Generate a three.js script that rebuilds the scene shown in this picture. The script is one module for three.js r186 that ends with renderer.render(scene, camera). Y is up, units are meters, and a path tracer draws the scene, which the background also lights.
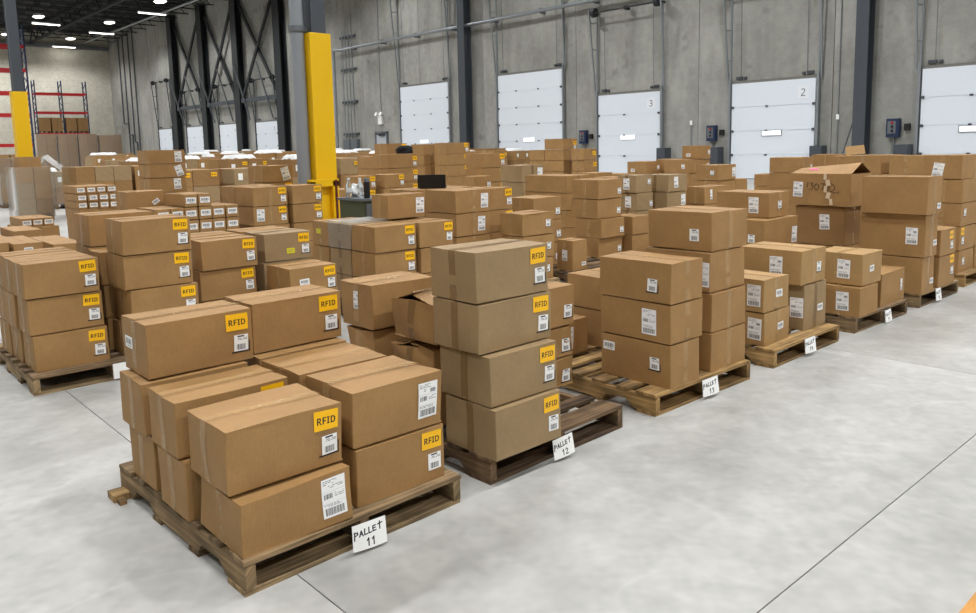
import * as THREE from 'three';
import { RectAreaLightUniformsLib } from 'three/addons/lights/RectAreaLightUniformsLib.js';
import { mergeGeometries } from 'three/addons/utils/BufferGeometryUtils.js';

// ───────────────────────────── camera, exposure, large lights ─────────────────────────────
const scene = new THREE.Scene();
scene.background = new THREE.Color(0x000000);
const camera = new THREE.PerspectiveCamera(50.381, 976 / 732, 0.05, 300);
camera.setViewOffset(976, 732, 0, 119, 976, 613);          // the photograph is the lower part of a 4:3 frame
{
  const m = new THREE.Matrix4().makeBasis(
    new THREE.Vector3(0.672648, -0.021719, -0.739644),
    new THREE.Vector3(-0.081439, 0.991324, -0.103172),
    new THREE.Vector3(0.735467, 0.129634, 0.665043));
  camera.quaternion.setFromRotationMatrix(m);
  camera.position.set(0, 1.52, 0);
}
scene.add(camera);
const renderer = new THREE.WebGLRenderer({ antialias: true });
renderer.toneMapping = THREE.LinearToneMapping;
renderer.toneMappingExposure = 1.0;
renderer.shadowMap.enabled = true;
RectAreaLightUniformsLib.init();
const BAY_LIGHT = 207, BAY_ANGLE = 1.27, BAY_W = 1.5, BAY_D = 0.9, BAY_COLOR = 0xfbfcff, BAY_Y = 13;      // ceiling high bays: one light each
const BAY_X = [-87.3, -74.9, -62.5, -50.1, -37.7, -25.3, -12.9, -0.5, 11.9], BAY_Z = [-23.1, -17.5, -11.9, -6.3, -0.7, 4.9];  // last x column is out of view, added to brighten the box sides

// ───────────────────────────── helpers ─────────────────────────────
let seed = 20240611;
const rnd = () => { seed = (seed + 0x6D2B79F5) | 0; let t = Math.imul(seed ^ (seed >>> 15), 1 | seed); t = (t + Math.imul(t ^ (t >>> 7), 61 | t)) ^ t; return ((t ^ (t >>> 14)) >>> 0) / 4294967296; };
const rr = (a, b) => a + (b - a) * rnd();
const names = new Map();
const numbered = (n) => { const k = names.get(n) || 0; names.set(n, k + 1); return k ? `${n}_${String(k).padStart(3, '0')}` : n; };
const R = THREE.MathUtils.degToRad;
function part(parent, name, geo, mat, pos, rot) {
  const m = new THREE.Mesh(geo, mat); m.name = name; m.castShadow = m.receiveShadow = true;
  if (pos) m.position.set(...pos); if (rot) m.rotation.set(...rot);
  parent.add(m); return m;
}
function thing(name, label, category, pos = [0, 0, 0], yaw = 0, group) {
  const g = new THREE.Group(); g.name = numbered(name); g.position.set(...pos); g.rotation.y = yaw;
  g.userData = { label, category }; if (group) g.userData.group = group;
  scene.add(g); return g;
}
function structure(name, label, category) { const g = new THREE.Group(); g.name = name; g.userData = { kind: 'structure', label, category }; scene.add(g); return g; }
const box = (w, h, d, x = 0, y = 0, z = 0) => new THREE.BoxGeometry(w, h, d).translate(x, y, z);
function uvMetres(g, s = 1, ox = 0, oy = 0) {            // box-projected texture coordinates in metres
  const p = g.attributes.position, n = g.attributes.normal, uv = g.attributes.uv;
  for (let i = 0; i < p.count; i++) {
    const ax = Math.abs(n.getX(i)), ay = Math.abs(n.getY(i)), az = Math.abs(n.getZ(i));
    if (ay >= ax && ay >= az) uv.setXY(i, p.getX(i) * s + ox, p.getZ(i) * s + oy);
    else if (ax >= az) uv.setXY(i, p.getZ(i) * s + ox, p.getY(i) * s + oy);
    else uv.setXY(i, p.getX(i) * s + ox, p.getY(i) * s + oy);
  }
  return g;
}
function bar(a, b, r, sides = 6) {                         // round bar between two points
  const A = new THREE.Vector3(...a), B = new THREE.Vector3(...b), d = B.clone().sub(A), L = d.length();
  const g = new THREE.CylinderGeometry(r, r, L, sides);
  g.applyQuaternion(new THREE.Quaternion().setFromUnitVectors(new THREE.Vector3(0, 1, 0), d.normalize()));
  return g.translate((A.x + B.x) / 2, (A.y + B.y) / 2, (A.z + B.z) / 2);
}
function sqbar(a, b, w, t = w) {                           // square bar between two points
  const A = new THREE.Vector3(...a), B = new THREE.Vector3(...b), d = B.clone().sub(A), L = d.length();
  const g = new THREE.BoxGeometry(w, L, t);
  g.applyQuaternion(new THREE.Quaternion().setFromUnitVectors(new THREE.Vector3(0, 1, 0), d.normalize()));
  return g.translate((A.x + B.x) / 2, (A.y + B.y) / 2, (A.z + B.z) / 2);
}

// ───────────────────────────── procedural textures ─────────────────────────────
function lattice(n) { const a = new Float32Array(n * n); for (let i = 0; i < a.length; i++) a[i] = rnd(); return a; }
function noiseField(size, octaves) {                        // tileable value noise: octaves = [[cellsX, cellsY, weight], ...]
  const out = new Float32Array(size * size);
  for (const [cx, cy, w] of octaves) {
    const n = 256, L = lattice(n);
    for (let y = 0; y < size; y++) {
      const fy = y / size * cy, y0 = Math.floor(fy); let ty = fy - y0; ty = ty * ty * (3 - 2 * ty);
      const ya = (y0 % cy) % n * n, yb = ((y0 + 1) % cy) % n * n;
      for (let x = 0; x < size; x++) {
        const fx = x / size * cx, x0 = Math.floor(fx); let tx = fx - x0; tx = tx * tx * (3 - 2 * tx);
        const xa = (x0 % cx) % n, xb = ((x0 + 1) % cx) % n;
        const a = L[ya + xa], b = L[ya + xb], c = L[yb + xa], d = L[yb + xb];
        out[y * size + x] += w * ((a + (b - a) * tx) * (1 - ty) + (c + (d - c) * tx) * ty - 0.5);
      }
    }
  }
  return out;
}
function dataTex(size, f, srgb = true, repeat = 1) {         // f(i) -> [r, g, b] 0..255
  const d = new Uint8Array(size * size * 4);
  for (let i = 0; i < size * size; i++) { const c = f(i); for (let k = 0; k < 3; k++) d[i * 4 + k] = Math.max(0, Math.min(255, c[k])); d[i * 4 + 3] = 255; }
  const t = new THREE.DataTexture(d, size, size); t.wrapS = t.wrapT = THREE.RepeatWrapping; t.magFilter = THREE.LinearFilter; t.minFilter = THREE.LinearFilter;
  if (srgb) t.colorSpace = THREE.SRGBColorSpace; t.repeat.set(repeat, repeat); t.needsUpdate = true; return t;
}
// cardboard: flute lines, fibre specks and large soft blotches (512 px = 0.5 m)
const cardN = noiseField(512, [[4, 4, 0.5], [16, 12, 0.3], [60, 60, 0.25], [250, 30, 0.5], [200, 200, 0.25]]);
const cardTex = dataTex(512, (i) => { const v = 226 + 26 * cardN[i]; return [v, v - 1.5, v - 4]; }, true, 2);
const M = (o) => new THREE.MeshStandardMaterial(o);
const card = [0xb48b55, 0xad9269, 0xbd9760, 0xa47d4b].map((c) => M({ color: c, map: cardTex, roughness: 0.68 }));
const cardCut = M({ color: 0xcfa878, roughness: 0.9 });
const toneWord = ['brown', 'greyish', 'pale brown', 'dark brown'];
const tpN = noiseField(256, [[6, 20, 0.6], [20, 60, 0.5], [60, 60, 0.3]]);
const tapeBump = dataTex(256, (i) => { const v = 128 + 150 * tpN[i]; return [v, v, v]; }, false, 1);
const tapeLight = new THREE.MeshPhysicalMaterial({ color: 0xd0ac78, roughness: 0.18, bumpMap: tapeBump, bumpScale: 0.004, transparent: true, opacity: 0.42 });
const tapeDark = new THREE.MeshPhysicalMaterial({ color: 0x93744a, roughness: 0.22, bumpMap: tapeBump, bumpScale: 0.003, transparent: true, opacity: 0.5 });
// concrete floor (2048 px = 8 m)
const flA = noiseField(2048, [[3, 3, 0.5], [7, 6, 0.55], [17, 15, 0.45], [41, 37, 0.34], [110, 100, 0.3], [250, 250, 0.26]]);
const flB = noiseField(2048, [[5, 5, 0.6], [13, 11, 0.5], [60, 9, 0.35], [200, 180, 0.3]]);
const flC = noiseField(2048, [[70, 60, 0.5], [150, 130, 0.5], [256, 256, 0.45]]), flV = noiseField(2048, [[22, 19, 1], [50, 46, 0.4]]);
const floorTex = dataTex(2048, (i) => {
  const pit = flB[i] > 0.62 ? -26 : 0, cloud = Math.max(-1, Math.min(1, flA[i] * 2.8)), vein = 9 * Math.max(0, 1 - Math.abs(flV[i]) * 14), v = 205 + 10 * cloud + 11 * flB[i] + 21 * flC[i] + vein * 0.7 + pit; return [v, v, v - 3];
}, true, 1 / 8);
const floorRough = dataTex(2048, (i) => { const v = 128 + 70 * flB[i] + 20 * flA[i]; return [v, v, v]; }, false, 1 / 8);
const floorMat = M({ color: 0xd7d6d2, map: floorTex, roughnessMap: floorRough, roughness: 0.95 });
// precast wall concrete (1024 px = 9 m): blotches, form marks, vertical runs
const wlA = noiseField(1024, [[4, 3, 0.5], [9, 7, 0.5], [24, 6, 0.35], [60, 12, 0.2], [50, 50, 0.25], [200, 180, 0.18]]);
const wlB = noiseField(1024, [[12, 10, 1], [40, 40, 0.5]]);
const wallTex = dataTex(1024, (i) => {
  const stain = wlB[i] > 0.38 ? -(wlB[i] - 0.38) * 90 : 0, v = 172 + 44 * wlA[i] + stain; return [v, v - 1, v - 5];
}, true, 1 / 9);
const wallMat = M({ color: 0xe2e2dd, map: wallTex, roughness: 0.9 });
// far block wall: courses too far away to tell apart
const blN = noiseField(512, [[32, 32, 0.8], [8, 8, 0.5], [100, 100, 0.4]]);
const blockTex = dataTex(512, (i) => { const x = i % 512, y = (i / 512) | 0, c = (y / 16) | 0, joint = y % 16 < 2 || (x + (c % 2) * 16) % 32 < 2; const v = (joint ? 190 : 208) + 18 * blN[i]; return [v, v - 2, v - 12]; }, true, 1 / 6.4);
const blockMat = M({ color: 0xf6f4ec, map: blockTex, roughness: 0.92 });
// wood grain (512 px = 1.2 m along v)
const wdN = noiseField(512, [[30, 3, 0.5], [90, 5, 0.5], [8, 4, 0.5], [180, 12, 0.3], [20, 20, 0.3]]);
const woodTex = dataTex(512, (i) => { const v = 200 + 150 * wdN[i]; return [v, v - 4, v - 12]; }, true, 0.85);
const woodGrey = [0xa38a67, 0x92795a, 0xb39a73].map((c) => M({ color: c, map: woodTex, roughness: 0.88 }));
const woodDark = [0x846a4d, 0x755d44, 0x957b5a].map((c) => M({ color: c, map: woodTex, roughness: 0.88 }));
const woodLight = [0xb8955f, 0xa98857, 0xc4a26c].map((c) => M({ color: c, map: woodTex, roughness: 0.86 }));
// plain finishes
const steelDark = M({ color: 0x4a4f55, roughness: 0.55, metalness: 0.2 });
const steelBlack = M({ color: 0x24282b, roughness: 0.6 });
const steelGrey = M({ color: 0x70757a, roughness: 0.45, metalness: 0.4 });
const galv = M({ color: 0x9aa0a4, roughness: 0.4, metalness: 0.6 });
const yellow = M({ color: 0xf0bf05, roughness: 0.42 });
const doorWhite = M({ color: 0xe4ebf2, roughness: 0.5 });
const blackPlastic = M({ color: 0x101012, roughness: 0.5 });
const redPaint = M({ color: 0xb3161b, roughness: 0.5 });
const bluePaint = M({ color: 0x1c2c4c, roughness: 0.5 });
const paper = M({ color: 0xf2f2ee, roughness: 0.8 });
const pane = M({ color: 0xffffff, roughness: 0.2, emissive: 0xf6fbff, emissiveIntensity: 0.55 });
const wrapFilm = new THREE.MeshPhysicalMaterial({ color: 0xf4f6f6, roughness: 0.28, transmission: 0.9, thickness: 0, ior: 1.3, side: THREE.DoubleSide });
const filmWhite = M({ color: 0xd6d8d6, roughness: 0.45, side: THREE.DoubleSide });

// print: sticker canvases
function canvas(w, h, draw) { const c = document.createElement('canvas'); c.width = w; c.height = h; draw(c.getContext('2d'), w, h); const t = new THREE.CanvasTexture(c); t.colorSpace = THREE.SRGBColorSpace; return t; }
const sticker = (w, h, draw, rough = 0.45) => M({ map: canvas(w, h, draw), roughness: rough });
function bars(g, x, y, w, h) { let p = x; g.fillStyle = '#15171a'; while (p < x + w) { const b = 2 + Math.floor(rnd() * 5); g.fillRect(p, y, Math.min(b, x + w - p), h); p += b + 2 + Math.floor(rnd() * 4); } }
function lines(g, x, y, w, n, dy, t = 5) { g.fillStyle = '#6d7176'; for (let k = 0; k < n; k++) { let p = x; while (p < x + w) { const l = 8 + rnd() * 26; if (rnd() < 0.75) g.fillRect(p, y + k * dy, Math.min(l, x + w - p), t); p += l + 6; } } }
const white = (g, w, h) => { g.fillStyle = '#f1f1ef'; g.fillRect(0, 0, w, h); };
const matRFID = sticker(288, 208, (g, w, h) => { g.fillStyle = '#ffc20a'; g.fillRect(0, 0, w, h); g.fillStyle = '#141414'; g.font = 'bold 104px sans-serif'; g.textAlign = 'center'; g.textBaseline = 'middle'; g.fillText('RFID', w / 2, h / 2 + 4); });
const matShip = [0, 1].map((k) => sticker(208, 312, (g, w, h) => {
  white(g, w, h); lines(g, 14, 16, 120, 3, 13); lines(g, 60, 60, 130, 2, 13); g.fillStyle = '#b9bcbf'; g.fillRect(8, 104, w - 16, 2); g.fillRect(8, 196, w - 16, 2);
  bars(g, 18, 120, 74, 40); lines(g, 112, 122, 80, 3, 14); lines(g, 14, 206, 150, 2, 12); bars(g, 22, 236, w - 44, 58); if (k) { g.fillStyle = '#8f9499'; g.fillRect(130, 60, 56, 34); }
}));
const matSmall = sticker(128, 140, (g, w, h) => { white(g, w, h); g.fillStyle = '#15171a'; g.fillRect(30, 8, 62, 12); lines(g, 10, 28, 108, 2, 12, 6); lines(g, 44, 56, 40, 1, 10, 8); bars(g, 24, 82, 80, 46); });
const matBar = sticker(160, 96, (g, w, h) => { white(g, w, h); bars(g, 18, 20, 120, 44); lines(g, 30, 74, 100, 1, 10, 7); });
const matLime = sticker(128, 76, (g, w, h) => { g.fillStyle = '#e3dc1c'; g.fillRect(0, 0, w, h); lines(g, 12, 20, 104, 3, 16, 6); });
const matPink = M({ color: 0xe25f96, roughness: 0.6 });
const matInk = M({ color: 0x17181a, roughness: 0.7 });
const STICK = { R: [matRFID, 0.102, 0.074, 0.845, 0.78, 'rfid_label'], s: [matSmall, 0.066, 0.074, 0.875, 0.36, 'address_label'], S: [matShip, 0.1, 0.15, 0.82, 0.5, 'shipping_label'], b: [matBar, 0.085, 0.052, 0.25, 0.55, 'barcode_label'], Y: [matLime, 0.075, 0.045, 0.6, 0.3, 'lime_label'], n: [matShip, 0.04, 0.1, 0.5, 0.5, 'narrow_label'] };

// ───────────────────────────── the setting ─────────────────────────────
const WALL_Z = -28, BLOCK_X = -92, ROOM_X1 = 18, ROOM_Z1 = 9, CEIL = 14.2;
{ // floor: cast slabs with sawn joints
  const f = structure('floor', 'pale grey polished concrete floor with straight joints', 'floor');
  const J = 4.29, gap = 0.005;
  part(f, 'joint_bed', box(ROOM_X1 - BLOCK_X, 0.1, ROOM_Z1 - WALL_Z, (ROOM_X1 + BLOCK_X) / 2, -0.062, (ROOM_Z1 + WALL_Z) / 2), M({ color: 0x8d8b82, roughness: 0.95 }));
  const xs = [], zs = [];
  for (let x = -1.1705 + J * 5; x > BLOCK_X - J; x -= J) xs.push(x);
  for (let z = -1.2355 + J * 5; z > WALL_Z - J; z -= J) zs.push(z);
  for (let i = 0; i + 1 < xs.length; i++) for (let j = 0; j + 1 < zs.length; j++) {
    const x1 = Math.min(xs[i], ROOM_X1), x0 = Math.max(xs[i + 1], BLOCK_X), z1 = Math.min(zs[j], ROOM_Z1), z0 = Math.max(zs[j + 1], WALL_Z);
    if (x1 - x0 < 0.05 || z1 - z0 < 0.05) continue;
    const g = box(x1 - x0 - gap, 0.05, z1 - z0 - gap, (x0 + x1) / 2, -0.025, (z0 + z1) / 2);
    part(f, 'slab', uvMetres(g, 1, rr(0, 8), rr(0, 8)), floorMat);
  }
}
const PANEL_X = [-92, -86, -80, -74.2, -67.6, -60.6, -53.6, -48.5, -42.44, -36.51, -31, -24.57, -18.01, -12.54, -6.2, 0.4, 7, 12.5, 18];
{
  const w = structure('wall_back', 'tall grey precast concrete wall behind the loading doors', 'wall');
  part(w, 'backing', box(ROOM_X1 - BLOCK_X, CEIL, 0.2, (ROOM_X1 + BLOCK_X) / 2, CEIL / 2, WALL_Z - 0.35), M({ color: 0x55534e, roughness: 0.95 }));
  for (let i = 0; i + 1 < PANEL_X.length; i++) {
    const a = PANEL_X[i] + 0.012, b = PANEL_X[i + 1] - 0.012, g = box(b - a, CEIL, 0.25, 0, 0, 0);
    part(w, 'concrete_panel', uvMetres(g, 1, rr(0, 9), rr(0, 9)), wallMat, [(a + b) / 2, CEIL / 2, WALL_Z - 0.125 - 0.0]);
  }
  const l = structure('wall_left', 'far pale block wall at the end of the hall', 'wall');
  part(l, 'block_face', uvMetres(box(0.3, CEIL, ROOM_Z1 - WALL_Z, 0, 0, 0)), blockMat, [BLOCK_X - 0.15, CEIL / 2, (ROOM_Z1 + WALL_Z) / 2]);
  part(l, 'ledge_beam', box(0.5, 0.35, ROOM_Z1 - WALL_Z - 0.2, 0, 0, 0), steelGrey, [BLOCK_X + 0.25, 12.75, (ROOM_Z1 + WALL_Z) / 2]);
  const r = structure('wall_right', 'concrete end wall beyond the right of the view', 'wall');
  part(r, 'concrete_face', uvMetres(box(0.3, CEIL, ROOM_Z1 - WALL_Z)), wallMat, [ROOM_X1 + 0.15, CEIL / 2, (ROOM_Z1 + WALL_Z) / 2]);
  const n = structure('wall_front', 'concrete side wall behind the camera', 'wall');
  part(n, 'concrete_face', uvMetres(box(ROOM_X1 - BLOCK_X, CEIL, 0.3)), wallMat, [(ROOM_X1 + BLOCK_X) / 2, CEIL / 2, ROOM_Z1 + 0.15]);
}
{ // ceiling: dark deck, girders along x, open-web joists along z
  const c = structure('ceiling', 'dark steel roof deck with open web joists', 'ceiling');
  const deck = M({ color: 0x1c1e20, roughness: 0.85 }), joist = M({ color: 0x24272a, roughness: 0.8 });
  part(c, 'deck', box(ROOM_X1 - BLOCK_X, 0.2, ROOM_Z1 - WALL_Z, (ROOM_X1 + BLOCK_X) / 2, CEIL + 0.1, (ROOM_Z1 + WALL_Z) / 2), deck);
  const jg = [box(0.12, 0.08, 36.6, 0, 0, 0), box(0.12, 0.08, 36.6, 0, -0.75, 0)];
  for (let k = 0; k < 30; k++) { const z = -18 + k * 1.2; jg.push(sqbar([0, -0.75, z], [0, 0, z + 0.6], 0.05), sqbar([0, 0, z + 0.6], [0, -0.75, z + 1.2], 0.05)); }
  const joistGeo = mergeGeometries(jg);
  for (let x = -90; x < ROOM_X1; x += 2.64) part(c, 'roof_joist', joistGeo, joist, [x, CEIL - 0.06, -9.5]);
  const gg = [box(98, 0.16, 0.22, 0, 0, 0), box(98, 0.16, 0.22, 0, -1.15, 0)];
  for (let k = 0; k < 37; k++) { const x = -48.5 + k * 2.6; gg.push(sqbar([x, -1.15, 0], [x + 1.3, 0, 0], 0.09), sqbar([x + 1.3, 0, 0], [x + 2.6, -1.15, 0], 0.09)); }
  const girderGeo = mergeGeometries(gg);
  for (const z of [-20.3, -9.1, 2.1]) part(c, 'roof_girder', girderGeo, joist, [-42.6, CEIL - 0.2, z]);
}
{ // ceiling lights
  const hous = M({ color: 0xd5d8da, roughness: 0.5 }), glow = M({ color: 0xffffff, emissive: 0xfffaf0, emissiveIntensity: 5, roughness: 0.4 });
  for (const x of BAY_X) for (const z of BAY_Z) {
    const nth = ['first', 'second', 'third', 'fourth', 'fifth', 'sixth', 'seventh', 'eighth', 'ninth'];
    const t = thing('high_bay_light', `white high-bay light, ${nth[BAY_X.indexOf(x)]} from the block wall in ${nth[BAY_Z.indexOf(z)]} row from loading wall`, 'ceiling light', [x, BAY_Y, z], 0, 'high-bay ceiling lights');
    const hg = new THREE.CylinderGeometry(0.42, 0.62, 0.22, 24, 1); hg.scale(BAY_W / 1.24, 1, BAY_D / 1.24);
    part(t, 'housing', hg.translate(0, 0.14, 0), hous);
    const dg = new THREE.CylinderGeometry(0.56, 0.5, 0.05, 24, 1); dg.scale(BAY_W / 1.24, 1, BAY_D / 1.24);
    part(t, 'diffuser', dg, glow);
    part(t, 'hanger', mergeGeometries([bar([-0.3, 0.24, 0], [-0.3, 0.5, 0], 0.01), bar([0.3, 0.24, 0], [0.3, 0.5, 0], 0.01), box(0.7, 0.04, 0.05, 0, 0.5, 0)]), steelDark);
    const l = new THREE.SpotLight(BAY_COLOR, BAY_LIGHT, 0, BAY_ANGLE, 0.3, 2); l.position.set(x, BAY_Y - 0.06, z); l.target.position.set(x, 0, z); l.castShadow = true; l.shadow.radius = 22; scene.add(l, l.target);   // the reflector cuts the beam off
  }
  for (const [x, z] of [[-91, -23.4], [-79, -23.6], [-65.8, -23.6], [-76, -18.3]]) {
    const t = thing('strip_light', `white linear strip light, ${x < -85 ? 'nearest the block wall' : x < -78 ? 'second from the block wall' : x < -70 ? 'far from the loading wall' : 'highest in the picture'}`, 'ceiling light', [x, 12.6, z], 0, 'far strip lights');
    part(t, 'housing', box(0.22, 0.1, 2.2, 0, 0.08, 0), hous); part(t, 'hanger', mergeGeometries([bar([0, 0.1, -0.8], [0, 1.6, -0.8], 0.012), bar([0, 0.1, 0.8], [0, 1.6, 0.8], 0.012)]), steelDark);
    part(t, 'diffuser', box(0.18, 0.06, 2.1), glow);
    const l = new THREE.RectAreaLight(BAY_COLOR, 12, 0.18, 2.1); l.position.set(x, 12.55, z); l.lookAt(x, 0, z); scene.add(l);
  }
}

// loading doors with their vertical-lift tracks
const numeral = (s) => sticker(96, 96, (g, w, h) => { g.fillStyle = '#eef2f6'; g.fillRect(0, 0, w, h); g.fillStyle = '#2d3640'; g.font = '84px sans-serif'; g.textAlign = 'center'; g.textBaseline = 'middle'; g.fillText(s, w / 2, h / 2 + 4); });
let doorCount = 0;
function loadingDoor(x0, x1, top, sections, trackTop, o = {}) {
  const d = structure(`door_${++doorCount}`, o.label, 'loading door'), w = x1 - x0, cx = (x0 + x1) / 2 + 0.14, Z = WALL_Z;
  d.position.set(cx, 0, Z);
  const sh = (top - 0.02) / sections;
  part(d, 'core', box(w, top - 0.02, 0.05, 0, top / 2 + 0.01, 0.092), doorWhite);
  for (let k = 0; k < sections; k++) {
    const p = part(d, 'panel', box(w, sh - 0.01, 0.05), doorWhite, [0, 0.02 + sh * (k + 0.5), 0.125]);
    if (k > 0) for (const hx of o.twin ? [-0.2, 0.15] : [-0.06]) part(p, 'hinge', box(0.1, 0.06, 0.03, hx * w, -sh / 2, 0.04), steelDark);
    if (k > 0) part(p, 'roller', mergeGeometries([box(0.09, 0.09, 0.05, -w / 2 + 0.05, -sh / 2, 0.045), box(0.09, 0.09, 0.05, w / 2 - 0.05, -sh / 2, 0.045)]), steelDark);
    if (k === (o.winAt ?? 1)) {
      const f = part(p, 'window_frame', box(0.81, 0.22, 0.03, 0, 0, 0.035), o.rimDark ? steelGrey : doorWhite, [o.winX || 0, o.winY || 0, 0]);
      part(f, 'window_pane', box(0.76, 0.18, 0.02, 0, 0, 0.045), pane);
    }
    if (k === sections - 1 && o.num) part(p, 'door_number', new THREE.PlaneGeometry(0.42, 0.42).translate(w / 2 - 0.45, -0.02, 0.035), numeral(o.num));
  }
  part(d, 'top_seal', box(w + 0.2, 0.1, 0.1, 0, top + 0.05, 0.05), M({ color: 0x77756e, roughness: 0.9 }));
  part(d, 'bottom_shadow_strip', box(w + 0.1, 0.02, 0.05, 0, 0.01, 0.1), blackPlastic);  // black strip standing in for the shadow line under the door
  for (const s of [-1, 1]) {
    const x = s * (w / 2 + 0.09), g = [sqbar([x, 0, 0.14], [x, top + 0.2, 0.14], 0.09, 0.12), sqbar([x, top, 0.1], [x, trackTop, 0.12], 0.06), sqbar([x + s * 0.1, top, 0.12], [x + s * 0.16, trackTop, 0.5], 0.06)];
    for (let y = top + 0.9; y < trackTop; y += 1.15) { const t = (y - top) / (trackTop - top); g.push(sqbar([x, y, 0.11], [x + s * (0.1 + 0.06 * t), y, 0.12 + 0.38 * t], 0.04)); }
    part(d, 'lift_track', mergeGeometries(g), o.trackMat || galv);
    part(d, 'cable', bar([s * (w / 2 - 0.35), top + 0.1, 0.1], [s * (w / 2 - 0.35), trackTop, 0.16], 0.012, 5), steelGrey);
    part(d, 'cable_bracket', mergeGeometries([box(0.26, 0.1, 0.06, s * (w / 2 - 0.25), top + 0.22, 0.05), box(0.1, 0.1, 0.08, s * (w / 2 - 0.5), top + 0.2, 0.05)]), steelDark);
  }
  const sg = [bar([-w / 2 - 0.15, trackTop - 0.15, 0.4], [w / 2 + 0.15, trackTop - 0.15, 0.4], 0.035, 8)];
  for (const x of [-w / 2 - 0.02, w / 2 + 0.02]) { const c = new THREE.CylinderGeometry(0.2, 0.2, 0.18, 16).rotateZ(Math.PI / 2); sg.push(c.translate(x, trackTop - 0.15, 0.4)); }
  sg.push(box(0.12, 0.16, 0.3, 0, trackTop - 0.15, 0.25), box(0.06, 0.06, 0.4, -w / 2 - 0.12, trackTop - 0.15, 0.2), box(0.06, 0.06, 0.4, w / 2 + 0.12, trackTop - 0.15, 0.2));
  part(d, 'lift_shaft', mergeGeometries(sg), steelBlack);
  return d;
}
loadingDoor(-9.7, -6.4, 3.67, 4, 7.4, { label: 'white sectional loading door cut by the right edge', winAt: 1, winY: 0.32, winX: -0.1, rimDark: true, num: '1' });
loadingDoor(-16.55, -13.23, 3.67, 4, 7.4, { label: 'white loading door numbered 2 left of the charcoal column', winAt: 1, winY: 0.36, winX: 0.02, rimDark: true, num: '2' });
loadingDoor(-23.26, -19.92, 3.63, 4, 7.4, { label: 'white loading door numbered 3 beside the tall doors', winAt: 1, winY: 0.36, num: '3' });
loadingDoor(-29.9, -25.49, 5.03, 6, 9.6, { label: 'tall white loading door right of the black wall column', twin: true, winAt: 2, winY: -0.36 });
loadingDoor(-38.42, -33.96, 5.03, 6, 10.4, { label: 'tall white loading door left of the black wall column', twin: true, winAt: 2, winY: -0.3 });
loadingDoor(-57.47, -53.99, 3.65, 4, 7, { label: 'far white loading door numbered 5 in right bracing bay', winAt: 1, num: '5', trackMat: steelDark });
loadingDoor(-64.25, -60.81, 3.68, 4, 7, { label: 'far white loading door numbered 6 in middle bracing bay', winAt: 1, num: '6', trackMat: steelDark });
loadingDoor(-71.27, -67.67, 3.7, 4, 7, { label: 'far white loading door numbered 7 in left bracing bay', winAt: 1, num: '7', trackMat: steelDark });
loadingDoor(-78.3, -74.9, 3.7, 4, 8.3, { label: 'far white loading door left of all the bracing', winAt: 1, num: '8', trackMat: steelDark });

// wall columns, bracing, pipes
function wideFlange(w, d, h, t = 0.035) { return mergeGeometries([box(w, h, t, 0, h / 2, d / 2), box(w, h, t, 0, h / 2, -d / 2), box(t, h, d - t, 0, h / 2, 0)]); }
for (const [x, w, label] of [[-11.36, 0.42, 'charcoal steel wall column right of loading door 2'], [-32.13, 0.55, 'charcoal steel wall column between the two tall doors'],
  [-52.5, 0.95, 'black steel column at the right end of the bracing'], [-59.5, 0.95, 'black steel column third from left in the bracing'], [-66.1, 0.95, 'black steel column second from left in the bracing'], [-72.8, 0.95, 'black steel column at the left end of the bracing']]) {
  const t = thing('steel_column', label, 'column', [x, 0, WALL_Z + 0.34], 0, 'steel columns on the loading wall');
  part(t, 'shaft', wideFlange(w, 0.45, CEIL - 0.4), x > -40 ? steelDark : steelBlack);
  part(t, 'base_plate', box(w + 0.2, 0.04, 0.6, 0, 0.02, 0), steelGrey);
}
{
  const cols = [-72.8, -66.1, -59.5, -52.5];
  for (let i = 0; i < 3; i++) {
    const a = cols[i] + 0.62, b = cols[i + 1] - 0.62, Z = WALL_Z + 0.4, bay = ['left', 'middle', 'right'][i];
    const t = thing('cross_bracing', `black steel X bracing in the ${bay} bay above the far doors`, 'bracing', [0, 0, 0], 0, 'X bracing between the black columns');
    part(t, 'brace', sqbar([a, 5.5, Z], [b, 12.6, Z], 0.26, 0.14), steelBlack);
    part(t, 'brace', sqbar([b, 5.5, Z - 0.16], [a, 12.6, Z - 0.16], 0.26, 0.14), steelBlack);
    part(t, 'tie_beam', box(b - a, 0.3, 0.25, (a + b) / 2, 5.4, Z), steelDark);
    // spring arms leaning off the wall above each far door
    for (const q of [0.12, 0.78]) { const x = a + (b - a) * q; part(t, 'lift_arm', sqbar([x, 3.9, WALL_Z + 0.2], [x, 8.0, WALL_Z + 1.3], 0.09), steelGrey); }
  }
}
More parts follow.
